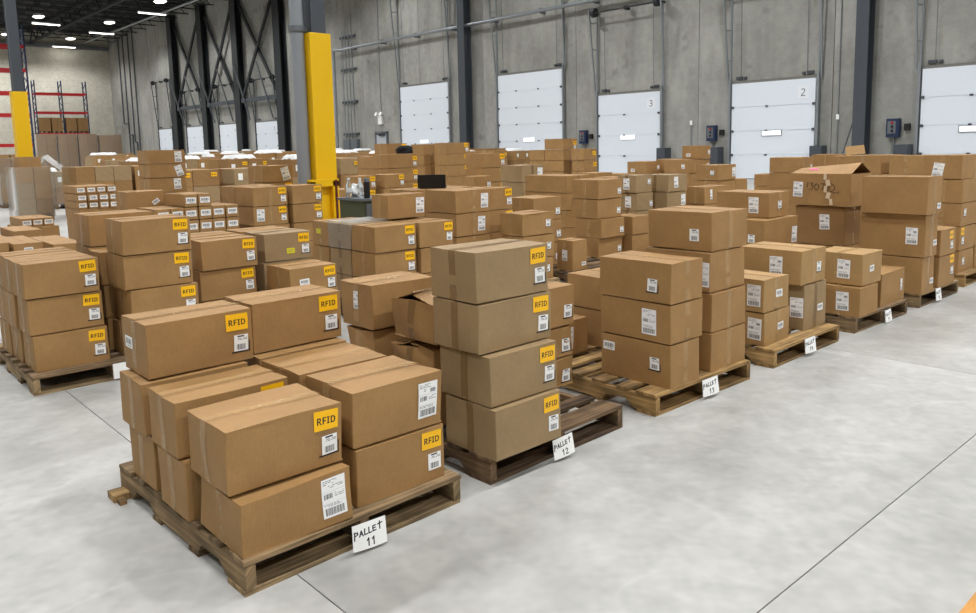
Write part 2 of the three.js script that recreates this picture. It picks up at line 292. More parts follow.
{
  const t = thing('wall_pipe', 'grey pipe running along the wall above the doors with a drop', 'pipe', [0, 0, WALL_Z]);
  part(t, 'run', bar([-45.2, 7.82, 0.35], [17.5, 7.82, 0.35], 0.085, 10), galv);
  part(t, 'drop', bar([-45.2, 0, 0.35], [-45.2, 7.82, 0.35], 0.085, 10), galv);
  part(t, 'elbow', new THREE.SphereGeometry(0.115, 12, 10).translate(-45.2, 7.82, 0.35), galv);
  const cl = []; for (let x = -43; x < 17; x += 3.3) cl.push(box(0.06, 0.26, 0.4, x, 7.82, 0.2)); part(t, 'clamps', mergeGeometries(cl), steelGrey);
  const u = thing('conduit_rack', 'rack of thin vertical conduits beside the yellow column', 'conduit', [-43.9, 0, WALL_Z]);
  for (let k = 0; k < 4; k++) part(u, 'conduit', bar([-0.55 + k * 0.37, 1.2, 0.16], [-0.55 + k * 0.37, 9 + (k % 2), 0.16], 0.035, 6), galv);
  for (const y of [2.43, 4.5, 6.55, 8.6]) part(u, 'crossbar', box(1.75, 0.14, 0.12, 0, y, 0.08), steelDark);
  part(u, 'panel_box', box(0.75, 1.2, 0.25, 0.48, 1.5, 0.13), steelGrey); part(u, 'panel_box', box(0.75, 1.2, 0.25, -0.4, 1.5, 0.13), steelGrey);
  const rp = [];for (let q = -90; q < -21; q += 6.6) rp.push(bar([q, 13.2, 2.6], [q, 14.15, 2.6], 0.015, 5));
  const v = thing('roof_pipe', 'long pale pipe under the roof edge above the bracing', 'pipe', [0, 0, WALL_Z]);
  part(v, 'run', bar([-91.9, 13.2, 2.6], [-20, 13.2, 2.6], 0.11, 8), galv);
  part(v, 'hangers', mergeGeometries(rp), steelDark);
  const w = thing('sprinkler_riser', 'dark sprinkler pipes down the wall near the far corner', 'pipe', [0, 0, WALL_Z]);
  [[-88, 13.3, 4.6, 1.4], [-86.6, 13.5, 3.4, 1], [-85, 13.6, 2.6, 0.6], [-83.6, 13.9, 0.6, 0]].forEach(([x, top, bend, off]) => {
    part(w, 'pipe', mergeGeometries([bar([x, bend, 0.2], [x, top, 0.2], 0.075, 6), bar([x, bend, 0.2], [x + off, bend, 0.2], 0.075, 6), bar([x + off, 0.0, 0.2], [x + off, bend, 0.2], 0.075, 6), bar([x, top, 0.2], [x - 1.5, top, 0.2], 0.075, 6)]), steelDark);
  });
  part(w, 'valve', new THREE.TorusGeometry(0.3, 0.06, 6, 14).translate(-86.4, 1.2, 0.4), redPaint);
  const x = thing('floor_conduit', 'short thin conduit and switch right of door three', 'conduit', [-18.0, 0, WALL_Z]);
  part(x, 'pipe', bar([-0.3, 0.2, 0.06], [-0.3, 2.2, 0.06], 0.025, 6), galv); part(x, 'switch', box(0.1, 0.18, 0.08, -0.3, 2.25, 0.05), paper);
  const y = thing('floor_conduit', 'tall thin conduit and switch right of door two', 'conduit', [-12.4, 0, WALL_Z]);
  part(y, 'pipe', bar([0.1, 0.2, 0.06], [0.1, 13, 0.06], 0.02, 6), galv); part(y, 'switch', box(0.1, 0.18, 0.08, 0.1, 2.25, 0.05), paper);
  const md = structure('door_10', 'pale grey personnel door with emergency light above', 'door'); md.position.set(-40.5, 0, WALL_Z);
  part(md, 'leaf', box(1.1, 2.3, 0.06, 0, 1.17, 0.06), M({ color: 0xb9bec2, roughness: 0.5 })); part(md, 'frame', mergeGeometries([box(0.12, 2.45, 0.14, -0.6, 1.225, 0.07), box(0.12, 2.45, 0.14, 0.6, 1.225, 0.07), box(1.32, 0.12, 0.14, 0, 2.45, 0.07)]), steelGrey); part(md, 'closer', box(0.6, 0.09, 0.1, 0.1, 2.28, 0.14), steelDark);
  const em = thing('emergency_light', 'white twin-head emergency light above the personnel door', 'light', [-40.5, 3.2, WALL_Z]);
  part(em, 'body', box(0.4, 0.5, 0.16, 0, 0, 0.09), paper); for (const s of [-1, 1]) part(em, 'lamp_head', new THREE.CylinderGeometry(0.13, 0.1, 0.14, 14).rotateX(1.2).translate(s * 0.24, 0.36, 0.22), paper); part(em, 'conduit', bar([0, 0.3, 0.05], [0, 9.5, 0.05], 0.025, 6), galv);
}
for (const [x, d] of [[-24.05, 'between tall door and low door'], [-17.3, 'between the two low numbered doors'], [-10.4, 'left of the right edge door']]) {
  const t = thing('door_control', `dark blue door control box ${d}`, 'control box', [x, 1.8, WALL_Z], 0, 'door control boxes');
  part(t, 'enclosure', box(0.4, 0.62, 0.2, 0, 0, 0.1), bluePaint); part(t, 'face', box(0.26, 0.42, 0.02, -0.02, 0.02, 0.21), steelGrey);
  for (const y of [-0.1, 0.04, 0.18]) part(t, 'button', new THREE.CylinderGeometry(0.04, 0.04, 0.04, 10).rotateX(Math.PI / 2).translate(0, y, 0.23), y > 0.1 ? redPaint : blackPlastic);
  part(t, 'outlet', box(0.18, 0.22, 0.1, 0.42, 0.02, 0.06), blackPlastic); part(t, 'conduit', bar([0, -1.8, 0.05], [0, -0.3, 0.05], 0.03, 6), galv);
}
for (const [x, d] of [[-19.45, 'right of the door numbered three'], [-16.98, 'left of the door numbered two'], [-12.85, 'by the leaning bar'], [-9.98, 'left of the right edge door']]) {
  const t = thing('door_guard', `charcoal track guard post ${d}`, 'post', [x, 0, WALL_Z + 0.32], 0, 'track guard posts');
  part(t, 'post', mergeGeometries([box(0.42, 1.25, 0.05, 0, 0.625, 0.2), box(0.05, 1.25, 0.4, 0.2, 0.625, 0), box(0.05, 1.25, 0.4, -0.2, 0.625, 0)]), steelDark); part(t, 'foot', box(0.5, 0.03, 0.5, 0, 0.015, 0), steelDark);
}
{
  const t = thing('leaning_bar', 'dark metal bar leaning against the wall by the charcoal column', 'bar', [-11.9, 0, WALL_Z]);
  part(t, 'shaft', bar([-0.1, 0.02, 0.9], [0.25, 2.35, 0.12], 0.022, 8), steelDark); part(t, 'knob', new THREE.SphereGeometry(0.06, 10, 8).translate(0.25, 2.35, 0.12), blackPlastic);
}

// floor columns with yellow guards
function floorColumn(x, z, label, pipe) {
  const t = thing('guarded_column', label, 'column', [x, 0, z], 0, 'steel floor columns with yellow guards');
  part(t, 'shaft', wideFlange(0.22, 0.22, CEIL - 0.8).rotateY(Math.PI / 2), steelDark);
  part(t, 'web_cover', box(0.2, CEIL - 4, 0.2, 0, (CEIL - 4) / 2 + 3.06, 0), M({ color: 0x53585e, roughness: 0.5 }));
  const s = new THREE.Shape(); const a = 0.152, b = 0.13; s.moveTo(-a, -a); s.lineTo(a, -a); s.lineTo(a, a); s.lineTo(-a, a); s.closePath(); const hole = new THREE.Path(); hole.moveTo(-b, -b); hole.lineTo(-b, b); hole.lineTo(b, b); hole.lineTo(b, -b); hole.closePath(); s.holes.push(hole);
  part(t, 'yellow_guard', new THREE.ExtrudeGeometry(s, { depth: 3.06, bevelEnabled: true, bevelSize: 0.008, bevelThickness: 0.008, bevelSegments: 2 }).rotateX(-Math.PI / 2), yellow);
  part(t, 'base_plate', box(0.5, 0.03, 0.5, 0, 0.015, 0), steelDark);
  if (pipe) {
    part(t, 'downpipe', bar([-0.02, 0.05, 0.245], [-0.02, 13.3, 0.245], 0.09, 18), M({ color: 0x8b9095, roughness: 0.45 }));
    part(t, 'pipe_clamp', mergeGeometries([new THREE.CylinderGeometry(0.115, 0.115, 0.07, 18).translate(-0.02, 3.12, 0.245), box(0.06, 0.06, 0.2, 0, 3.12, 0.18)]), steelGrey);
    part(t, 'speaker_bracket', mergeGeometries([box(0.14, 0.2, 0.16, 0.1, 3.9, -0.42), box(0.05, 0.05, 0.3, 0.05, 3.85, -0.3)]), blackPlastic);
  }
  return t;
}
floorColumn(-9.62, -5.59, 'tall steel column with yellow guard and grey downpipe amid the boxes', true);
floorColumn(-22.1, -4.56, 'distant grey steel column with yellow guard near the left edge', false);
{
  const t = thing('guard_frame', 'low yellow steel guard frame around the column foot', 'guard', [-9.4, 0, -5.49]);
  part(t, 'post', box(0.07, 1.08, 0.09, 0, 0.54, -0.18), yellow); part(t, 'post', box(0.07, 1.08, 0.09, 0, 0.54, 0.18), yellow);
  part(t, 'rail', box(0.07, 0.1, 0.45, 0, 1.06, 0), yellow);
  part(t, 'strap', box(0.012, 0.95, 0.03, 0.042, 0.62, -0.18), M({ color: 0x5a1512, roughness: 0.6 }));
}
// ───────────────────────────── pallets ─────────────────────────────
const PX = 1.21, PZ = 0.99, DECK = 0.1262;
const used = []; const free = (x1, z1, lx, lz) => !used.some(([a, b2, c, d]) => x1 > a + 0.005 && x1 - lx < b2 - 0.005 && z1 > c + 0.005 && z1 - lz < d - 0.005); const take = (x1, z1, lx, lz) => used.push([x1 - lx, x1, z1 - lz, z1]);
const stringerGeo = [0, 1].map((v) => {
  const s = new THREE.Shape(), L = PX / 2, n = 0.19, d = 0.036;
  s.moveTo(-L, 0); for (const c of [-0.33, 0.33]) { s.lineTo(c - n / 2 - 0.02, 0); s.lineTo(c - n / 2 + 0.01, d); s.lineTo(c + n / 2 - 0.01 - v * 0.02, d + v * 0.006); s.lineTo(c + n / 2 + 0.02, 0); }
  s.lineTo(L, 0); s.lineTo(L, 0.087); s.lineTo(-L, 0.089); s.closePath();
  const g = new THREE.ExtrudeGeometry(s, { depth: 0.038, bevelEnabled: false }).translate(0, 0.018, -0.019);
  const p = g.attributes.position, uv = g.attributes.uv; for (let i = 0; i < p.count; i++) uv.setXY(i, p.getY(i) + p.getZ(i) + v * 0.4, p.getX(i)); return g;
});
const boardGeo = [0.088, 0.1, 0.13, 0.14].map((w, k) => {
  const g = new THREE.BoxGeometry(w, 0.017, PZ, 1, 1, 5), p = g.attributes.position, uv = g.attributes.uv;
  for (let i = 0; i < p.count; i++) { const z = p.getZ(i), q = Math.sin(z * 7 + k * 2) * 0.003; p.setX(i, p.getX(i) + q * (p.getX(i) > 0 ? 1 : -0.6)); p.setY(i, p.getY(i) + Math.cos(z * 5 + k) * 0.001); uv.setXY(i, p.getX(i) * 1.4 + k * 0.23 + p.getY(i), z); }
  g.computeVertexNormals(); return g;
});
const TOPB = [[-0.535, 3], [-0.36, 0], [-0.185, 1], [-0.005, 0], [0.18, 1], [0.365, 0], [0.535, 3]], BOTB = [[-0.535, 2], [-0.18, 0], [0.18, 0], [0.535, 2]];
function pallet(label, xf, zf, wood, yaw = 0, y = 0, skip = [], size = [PX, PZ]) {          // xf, zf: the corner nearest to the camera
  const t = thing('wooden_pallet', label, 'pallet', [xf - size[0] / 2, y, zf - size[1] / 2], R(yaw), 'wooden pallets under the boxes'); t.scale.set(size[0] / PX, 1, size[1] / PZ);
  for (const z of [-PZ / 2 + 0.022, 0, PZ / 2 - 0.022]) part(t, 'stringer', stringerGeo[z > 0.1 ? 1 : 0], wood[Math.floor(rnd() * 3)], [0, 0, z]);
  TOPB.forEach(([x, k], i) => { if (!skip.includes(i)) part(t, 'deck_board', boardGeo[k], wood[Math.floor(rnd() * 3)], [x, 0.1162, rr(-0.006, 0.006)], [0, rr(-0.006, 0.006), 0]); });
  BOTB.forEach(([x, k]) => part(t, 'bottom_board', boardGeo[k], wood[Math.floor(rnd() * 3)], [x, 0.0088, rr(-0.005, 0.005)]));
  return t;
}

// ───────────────────────────── cardboard boxes ─────────────────────────────
const labelsSeen = new Map();
function carton(o) {
  const { lx, lz } = o, h = o.h - 0.0065 - (o.gable ? 0 : Math.max(0, o.curl ?? 0)) - (o.warp ? o.warp * 0.5 : 0), tone = o.tone ?? 0, along = lx > lz * 1.02 ? 'x' : 'z';            // the flap seam follows the longer side
  const A = o.warp ?? 0.0022, ph = [rr(0, 6), rr(0, 6), rr(0, 6), rr(0, 6), rr(0, 6)], bulge = [0, 1, 2, 3].map(() => rr(-0.0015, 0.0035) * (o.warp ? 2.2 : 1));
  const e = 0.006, c = 0.0018;
  const warp = (p) => { const a = p[0] / lx * 3.1, b = p[1] / h * 2.6, d = p[2] / lz * 3.1; const s = p[1] < 0.004 ? 0 : 1;
    return [p[0] + A * Math.sin(b + d * 1.3 + ph[0]) * s, p[1] - (p[1] > h * 0.5 ? A * (0.6 + 0.6 * Math.sin(a * 1.7 + d * 1.1 + ph[1])) : 0), p[2] + A * Math.sin(a * 1.4 + b + ph[2]) * s]; };
  // side faces in ring order +x, -z, -x, +z ; u runs left to right as seen from outside
  const face = (f, u, v, off = 0) => {
    const L = f % 2 ? lx : lz, k = Math.min(u, 1 - u) * L < e * 0.5 ? 1 : 0, b = bulge[f] * Math.sin(Math.PI * u) * Math.sin(Math.PI * v) + off - c * k;
    let t = (u - 0.5) * L; if (k) t -= Math.sign(t) * c;
    const y = v * h;
    if (f === 0) return warp([lx / 2 + b, y, -t]); if (f === 1) return warp([-t, y, -lz / 2 - b]);
    if (f === 2) return warp([-lx / 2 - b, y, t]); return warp([t, y, lz / 2 + b]);
  };
  const pos = [], uv = [], idx = [], rows = [0, 0.03, 0.3, 0.65, 0.965, 1];
  let ring = 0;
  for (let f = 0; f < 4; f++) { const L = f % 2 ? lx : lz, us = [0, e / L, 0.25, 0.5, 0.75, 1 - e / L]; if (f === 3) us.push(1);
    let s0 = ring; for (const u of us) { for (const v of rows) { const p = face(f, u, v); pos.push(...p); uv.push(s0 + u * L + ph[3], v * h + ph[4]); } } ring += L; }
  const nc = 25, nr = rows.length;
  for (let i = 0; i + 1 < nc; i++) for (let j = 0; j + 1 < nr; j++) { const a = i * nr + j, b = a + nr; idx.push(a, b, a + 1, b, b + 1, a + 1); }
  const cap = (y, up) => { const b0 = pos.length / 3; for (const [sx, sz] of [[-1, -1], [1, -1], [1, 1], [-1, 1]]) { const p = warp([sx * (lx / 2 - c), y, sz * (lz / 2 - c)]); pos.push(...p); uv.push(sx * lx / 2, sz * lz / 2); } if (up) idx.push(b0, b0 + 2, b0 + 1, b0, b0 + 3, b0 + 2); else idx.push(b0, b0 + 1, b0 + 2, b0, b0 + 2, b0 + 3); };
  cap(0, false); cap(o.gable ? 0.04 : h - 0.006, true);
  const g = new THREE.BufferGeometry(); g.setAttribute('position', new THREE.Float32BufferAttribute(pos, 3)); g.setAttribute('uv', new THREE.Float32BufferAttribute(uv, 2)); g.setIndex(idx); g.computeVertexNormals();
  const seamN = g.attributes.normal; for (let j = 0; j < nr; j++) { const a = j, b = (nc - 1) * nr + j; const n = [0, 1, 2].map((k) => (seamN.array[a * 3 + k] + seamN.array[b * 3 + k]) / 2), l = Math.hypot(...n); for (const q of [a, b]) seamN.setXYZ(q, n[0] / l, n[1] / l, n[2] / l); }
  const yaw = R(o.yaw ?? 0);
  const look = o.look || `${toneWord[tone]} cardboard box${/R/.test(o.st || '') ? ' with yellow RFID sticker' : /S/.test(o.st || '') ? ' with large white label' : /[sbn]/.test(o.st || '') ? ' with small white label' : ''}`;
  const label = `${look}, ${o.ord ? o.ord + ' ' : ''}${o.where}`;
  const cx = o.x - lx / 2, cz = o.z - lz / 2;
  const t = thing('cardboard_box', label, 'box', [cx, o.h0, cz], yaw, o.group);
  labelsSeen.set(label, (labelsSeen.get(label) || 0) + 1);
  if (label.split(/\s+/).length > 16) console.log('LONG', label);
  part(t, 'body', g, card[tone]);
  // top flaps
  const W = along === 'z' ? lx : lz, Ln = along === 'z' ? lz : lx, gap = rr(0.002, 0.006), lift = [o.curl ?? rr(-0.002, 0.002), o.curl ?? rr(-0.002, 0.002)];
  const toBox = (w, y, l) => (along === 'z' ? [w, y, l] : [-l, y, w]);
  for (const s of [-1, 1]) {
    const fl = W / 2 - gap / 2 - 0.001, fg = new THREE.BoxGeometry(fl, 0.0045, Ln - 0.003, 3, 1, 4), p = fg.attributes.position, fu = fg.attributes.uv;
    for (let i = 0; i < p.count; i++) {
      const q = p.getX(i) / fl + 0.5, l = p.getZ(i), up = o.gable ? o.gable * q * (0.6 + 0.8 * (0.5 - l / Ln)) : lift[s > 0 ? 1 : 0] * q * q + A * 0.5 * Math.sin(l / Ln * 5 + ph[2] + s) * q;
      const w = s * (W / 2 - 0.001 - q * fl * (o.gable ? 0.97 : 1)), b = toBox(w, h, l), wp = warp(b);
      fu.setXY(i, wp[0] + ph[3], wp[2] + ph[4]); p.setXYZ(i, wp[0], wp[1] + p.getY(i) - 0.002 + Math.max(up, -0.0025), wp[2]);
    }
    if (s > 0) { const ix = fg.index; for (let i = 0; i < ix.count; i += 3) { const a = ix.getX(i); ix.setX(i, ix.getX(i + 2)); ix.setX(i + 2, a); } }
    fg.computeVertexNormals(); part(t, 'top_flap', fg, card[tone]);
  }
  // tape over the seam and down the ends
  if (o.tape !== 0 && !o.gable) {
    const gs = [], tw = 0.024, N = 6, P = (w, l, y) => { const b = toBox(w, h, l), q = warp(b); return [q[0], q[1] + y, q[2]]; };
    const strip = (fn) => { const ps = [], us = [], ii = []; for (let i = 0; i <= N; i++) for (const s of [-1, 1]) { ps.push(...fn(i / N, s)); us.push(s * 0.1, i / N); } for (let i = 0; i < N; i++) { const a = i * 2; ii.push(a, a + 1, a + 2, a + 1, a + 3, a + 2); } const q = new THREE.BufferGeometry(); q.setAttribute('position', new THREE.Float32BufferAttribute(ps, 3)); q.setAttribute('uv', new THREE.Float32BufferAttribute(us, 2)); q.setIndex(ii); q.computeVertexNormals(); return q; };
    const lm = Math.max(lift[0], lift[1], 0) + A * 0.5;
    gs.push(strip((t2, s) => P(s * tw, (t2 - 0.5) * Ln, 0.0018 + lm)));
    const drop = o.drop ?? [1, 0.35, 0.6, 1][Math.floor(rnd() * 4)], f0 = along === 'z' ? 3 : 0, FW = along === 'z' ? lx : lz;
    for (const f of [f0, (f0 + 2) % 4]) { gs.push(strip((t2, s) => face(f, 0.5 + s * tw / FW, 1 - t2 * drop, 0.0016))); if (drop < 1) gs.push(strip((t2, s) => face(f, 0.5 + s * tw / FW, t2 * 0.3, 0.0016))); }
    for (const q of gs) part(t, 'packing_tape', q, (o.tapeDark ?? tone === 1) ? tapeDark2 : tapeLight2);
  }
  // stickers
  for (const tok of (o.st || '').split(' ').filter(Boolean)) {
    const fc = tok[0] === 'x' ? 0 : 3, def = STICK[tok[1]], a = (tok.split('@')[1] || '').split(','), L = fc === 0 ? lz : lx;
    const u0 = a[0] ? +a[0] : def[3], v0 = a[1] ? +a[1] : def[4], rot = R(a[2] ? +a[2] : rr(-2.5, 2.5)), sc = o.sscale || 1, w = Math.min(def[1] * sc, L * 0.9), hh = Math.min(def[2] * sc, h * 0.9);
    const ps = [], us = [], ii = [], n = 3;
    for (let i = 0; i <= n; i++) for (let j = 0; j <= n; j++) { const du = (i / n - 0.5) * w, dv = (j / n - 0.5) * hh; ps.push(...face(fc, Math.min(0.995, Math.max(0.005, u0 + (du * Math.cos(rot) - dv * Math.sin(rot)) / L)), v0 + (du * Math.sin(rot) + dv * Math.cos(rot)) / h, 0.0022)); us.push(i / n, j / n); }
    for (let i = 0; i < n; i++) for (let j = 0; j < n; j++) { const b = i * (n + 1) + j, d = b + n + 1; ii.push(b, d, b + 1, d, d + 1, b + 1); }
    const q = new THREE.BufferGeometry(); q.setAttribute('position', new THREE.Float32BufferAttribute(ps, 3)); q.setAttribute('uv', new THREE.Float32BufferAttribute(us, 2)); q.setIndex(ii); q.computeVertexNormals();
    const mt = def[0]; part(t, def[5], q, Array.isArray(mt) ? mt[Math.floor(rnd() * 2)] : mt);
    if (tok[1] === 's' && sc === 1 && rnd() < 0.8) {                       // printed corner mark under the address label
      const quad = (ua, ub, va, vb) => { const z = new THREE.BufferGeometry(), k = [[ua, va], [ub, va], [ub, vb], [ua, vb]]; z.setAttribute('position', new THREE.Float32BufferAttribute(k.flatMap(([u, v]) => face(fc, u, v, 0.0014)), 3)); z.setAttribute('uv', new THREE.Float32BufferAttribute([0, 0, 1, 0, 1, 1, 0, 1], 2)); z.setIndex([0, 1, 2, 0, 2, 3]); z.computeVertexNormals(); return z; };
      const ur = Math.min(u0 + (w / 2 + 0.009) / L, 0.985), vb = v0 - (hh / 2 + 0.007) / h;
      part(t, 'printed_mark', mergeGeometries([quad(u0 - (w / 2 + 0.012) / L, ur, vb, vb + 0.006 / h), quad(ur - 0.005 / L, ur, vb, vb + 0.05 / h)]), matInk);
    }
  }
  return t;
}
const tapeLight2 = tapeLight.clone(), tapeDark2 = tapeDark.clone(); tapeLight2.side = tapeDark2.side = THREE.DoubleSide;
const ORD = { 1: [''], 2: ['lower', 'upper'], 3: ['bottom', 'middle', 'top'], 4: ['bottom', 'second lowest', 'third lowest', 'top'], 5: ['bottom', 'second lowest', 'middle', 'fourth lowest', 'top'], 6: ['bottom', 'second lowest', 'third lowest', 'fourth lowest', 'fifth lowest', 'top'] };
// a stack: x, z of its near corner, base height; layers from the bottom up, each [height, stickers, overrides]
function stack(where, x, z, base, d, layers) {
  let y = base; const out = [];
  layers.forEach((l, i) => {
    const [h, st, o = {}] = l, q = { ...d, ...o };
    const jx = o.x !== undefined ? o.x : x + (d.j ?? 0.01) * rr(-1, 1), jz = o.z !== undefined ? o.z : z + (d.j ?? 0.01) * rr(-1, 1);
    out.push(carton({ ...q, x: jx, z: jz, h0: y, h: h - 0.0005, st, where, ord: ORD[layers.length][i], yaw: o.yaw ?? rr(-1, 1) * (d.jy ?? 0.7) })); y += h;
  });
  return out;
}
const same = (n, h, st, o) => Array.from({ length: n }, () => [h, st, o]);
const Hs = 0.237, STD = { lx: 0.36, lz: 0.455 }, RS = 'xR xs';

// ── front row ──
pallet('weathered grey pallet with PALLET 11 sign nearest the camera', -2.435, -1.02, woodGrey, 1.6);
{ const G = { group: 'boxes on nearest pallet', jy: 0.3, j: 0 };
  stack('on near corner of nearest pallet', -2.443, -1.046, DECK, { ...G, lx: 0.358, lz: 0.441 }, [[0.212, 'xS@.83,.55', { warp: 0.006, drop: 0.5 }], [0.238, RS, { x: -2.5, z: -1.034, lx: 0.343, lz: 0.456, warp: 0.004, drop: 1 }]]);
  stack('at right front of nearest pallet', -2.492, -1.539, DECK, { ...G, lx: 0.352, lz: 0.437 }, [[0.236, RS], [0.233, 'xS@.82,.52', { x: -2.502, z: -1.542, warp: 0.004 }]]);
  stack('at mid left of nearest pallet', -2.852, -1.015, DECK, { ...G, lx: 0.285, lz: 0.47, drop: 1 }, [[0.237, ''], [0.226, RS, { x: -2.896, z: -1.01 }]]);
  stack('at mid right of nearest pallet', -2.88, -1.53, DECK, { ...G, lx: 0.34, lz: 0.44 }, [[0.237, ''], [0.232, '', { x: -2.872, z: -1.522, warp: 0.004 }]]);
  stack('at rear left of nearest pallet', -3.218, -1.025, DECK, { ...G, lx: 0.285, lz: 0.46, drop: 1 }, [[0.237, ''], [0.226, '', { x: -3.234, z: -1.005 }], [0.237, RS + ' zb@.3,.55', { x: -3.263, z: -1.045, lx: 0.291, lz: 0.461 }]]);
  stack('at rear right of nearest pallet', -3.25, -1.53, DECK, { ...G, lx: 0.29, lz: 0.46 }, [[0.237, ''], [0.226, ''], [0.238, RS, { x: -3.326, z: -1.538, lx: 0.29, lz: 0.471 }]]);
}
pallet('dark weathered pallet with PALLET 12 sign', -2.495, -2.21, woodDark, 1.6, 0, [4]);
{ const G = { group: 'boxes on second front pallet', jy: 0.3, j: 0, tone: 1, tapeDark: true };
  stack('of four-box front stack, second front pallet', -2.438, -2.226, DECK, { ...G, lx: 0.35, lz: 0.428, drop: 1 }, [[0.238, RS + ''], [0.234, RS, { x: -2.469, z: -2.23 }], [0.228, RS, { x: -2.523, z: -2.215, lx: 0.325, lz: 0.465 }], [0.234, RS, { x: -2.535, z: -2.218, lx: 0.325, lz: 0.461, drop: 0.5 }]]);
  const K = { group: 'boxes on second front pallet', j: 0.006, lx: 0.3, lz: 0.44 };
  stack('of rear stack beside deck, second front pallet', -2.97, -2.9, DECK, K, [[0.175, 'xs', { warp: 0.006 }], [0.18, 'xs', { warp: 0.007 }], [0.237, 'xs']]);
  stack('torn open behind front stack, second front pallet', -2.95, -2.3, DECK, { ...K, lx: 0.345, lz: 0.5, drop: 0.6, tapeDark: true }, [[0.265, '', { warp: 0.012, curl: 0.01 }], [0.16, '', { warp: 0.012, curl: 0.02 }], [0.25, '', { warp: 0.014, curl: 0.03 }]]);
  stack('at rear left of second front pallet', -3.45, -2.267, DECK, { ...K, lx: 0.24, lz: 0.42 }, [[0.21, ''], [0.215, '', { warp: 0.009 }], [0.25, 'zn@.5,.62', { x: -3.44, lx: 0.3, drop: 1, warp: 0.004 }]]);
}
pallet('sound pale pallet with PALLET 13 sign', -2.47, -3.48, woodLight, -1);
{ const G = { group: 'boxes on third front pallet', jy: 0.3, j: 0 };
  stack('of front stack, third front pallet', -2.481, -3.611, DECK, { ...G, lx: 0.5, lz: 0.295, tone: 0 }, [[0.258, 'zs@.78,.52 zb@.12,.72'], [0.23, 'zS@.71,.5', { lz: 0.32, lx: 0.503 }], [0.237, 'zs@.76,.42', { lz: 0.313, lx: 0.514 }]]);
  stack('of taller right stack, third front pallet', -2.5, -4.06, DECK, { ...G, lx: 0.47, lz: 0.395 }, [[0.24, ''], [0.241, '', { x: -2.512, z: -4.075 }], [0.245, 'zS@.9,.45', { x: -2.532, z: -4.087, lx: 0.478 }], [0.242, 'zs@.74,.4', { x: -2.545, z: -4.121, lx: 0.464, lz: 0.412 }]]);
  stack('with label, rear middle of third front pallet', -3.38, -3.55, DECK, { ...G, lx: 0.26, lz: 0.4 }, [[0.237, 'xS@.5,.5']]);
  stack('at rear right of third front pallet', -3.2, -4.06, DECK, { ...G, lx: 0.46, lz: 0.42 }, [[0.26, ''], [0.232, '']]);
}
pallet('pale yellowish pallet with PALLET 14 sign', -2.47, -4.78, woodLight, 0);
{ const G = { group: 'boxes on fourth front pallet', jy: 0.4, j: 0 };
  stack('of small front stack, fourth front pallet', -2.569, -4.826, DECK, { ...G, lx: 0.45, lz: 0.355, tone: 2 }, [[0.231, 'zS@.84,.5 xb@.6,.5'], [0.229, 'zS@.84,.5 xb@.6,.5', { x: -2.573, z: -4.822, lz: 0.338 }]]);
  stack('of right stack, fourth front pallet', -2.584, -5.421, DECK, { ...G, lx: 0.4, lz: 0.36 }, [[0.339, 'zS@.86,.5 xb@.72,.42', { tone: 1 }], [0.256, 'zS@.62,.5 xs@.7,.45', { x: -2.59, z: -5.38, lx: 0.5, lz: 0.38, tone: 2 }]]);
  stack('at rear of fourth front pallet', -3.2, -4.85, DECK, { ...G, lx: 0.4, lz: 0.45 }, [[0.25, ''], [0.24, '']]);
}
pallet('broken dark pallet with PALLET 15 sign', -2.47, -6.1, woodGrey, -1.5, 0, [5]);
{ const G = { group: 'boxes on fifth front pallet', jy: 0.4, j: 0 };
  stack('of front stack, fifth front pallet', -2.467, -6.107, DECK, { ...G, lx: 0.36, lz: 0.353 }, [[0.238, 'zS@.6,.5', { lx: 0.34 }], [0.256, 'zS@.62,.5 xb@.45,.5', { x: -2.481, z: -6.168, lx: 0.383, lz: 0.378, tone: 2 }]]);
  stack('standing at right end of fifth front pallet', -2.503, -6.61, DECK, { ...G, lx: 0.36, lz: 0.5 }, [[0.279, 'xn@.85,.5']]);
  stack('of tall rear stack, fifth front pallet', -3.48, -6.5, DECK, { ...G, lx: 0.42, lz: 0.6 }, [[0.33, 'xS@.85,.5'], [0.345, 'zs@.7,.5 xS@.9,.5', { lz: 0.62 }], [0.237, 'zS@.72,.5 xs@.5,.5', { x: -3.54, z: -6.68, lx: 0.54, lz: 0.38 }]]);
}
pallet('weathered pallet with PALLET 16 sign', -2.46, -7.38, woodGrey, -0.5);
{ const G = { group: 'boxes on sixth front pallet', jy: 0.4, j: 0 };
  stack('of big three-box stack, sixth front pallet', -2.45, -7.358, DECK, { ...G, lx: 0.55, lz: 0.3 }, [[0.331, 'xb@.8,.3'], [0.38, 'zS@.8,.5 xb@.8,.3', { x: -2.44, z: -7.367, lx: 0.562, lz: 0.3 }], [0.336, 'xb@.8,.2', { x: -2.415, z: -7.31, lx: 0.56, lz: 0.328 }]]);
  stack('of small right stack, sixth front pallet', -2.455, -7.802, DECK, { ...G, lx: 0.36, lz: 0.42 }, [[0.289, 'xR@.8,.85 xs@.82,.45'], [0.249, 'xR@.7,.75 xs@.75,.35']]);
  const ob = stack('of rear stack, sixth front pallet', -3.27, -7.66, DECK, { ...G, lx: 0.5, lz: 0.42 }, [[0.335, ''], [0.39, 'zS@.6,.6', { tone: 3 }]]);
}
pallet('pale pallet at right edge beyond sixth front pallet', -2.5, -8.7, woodLight, 0);
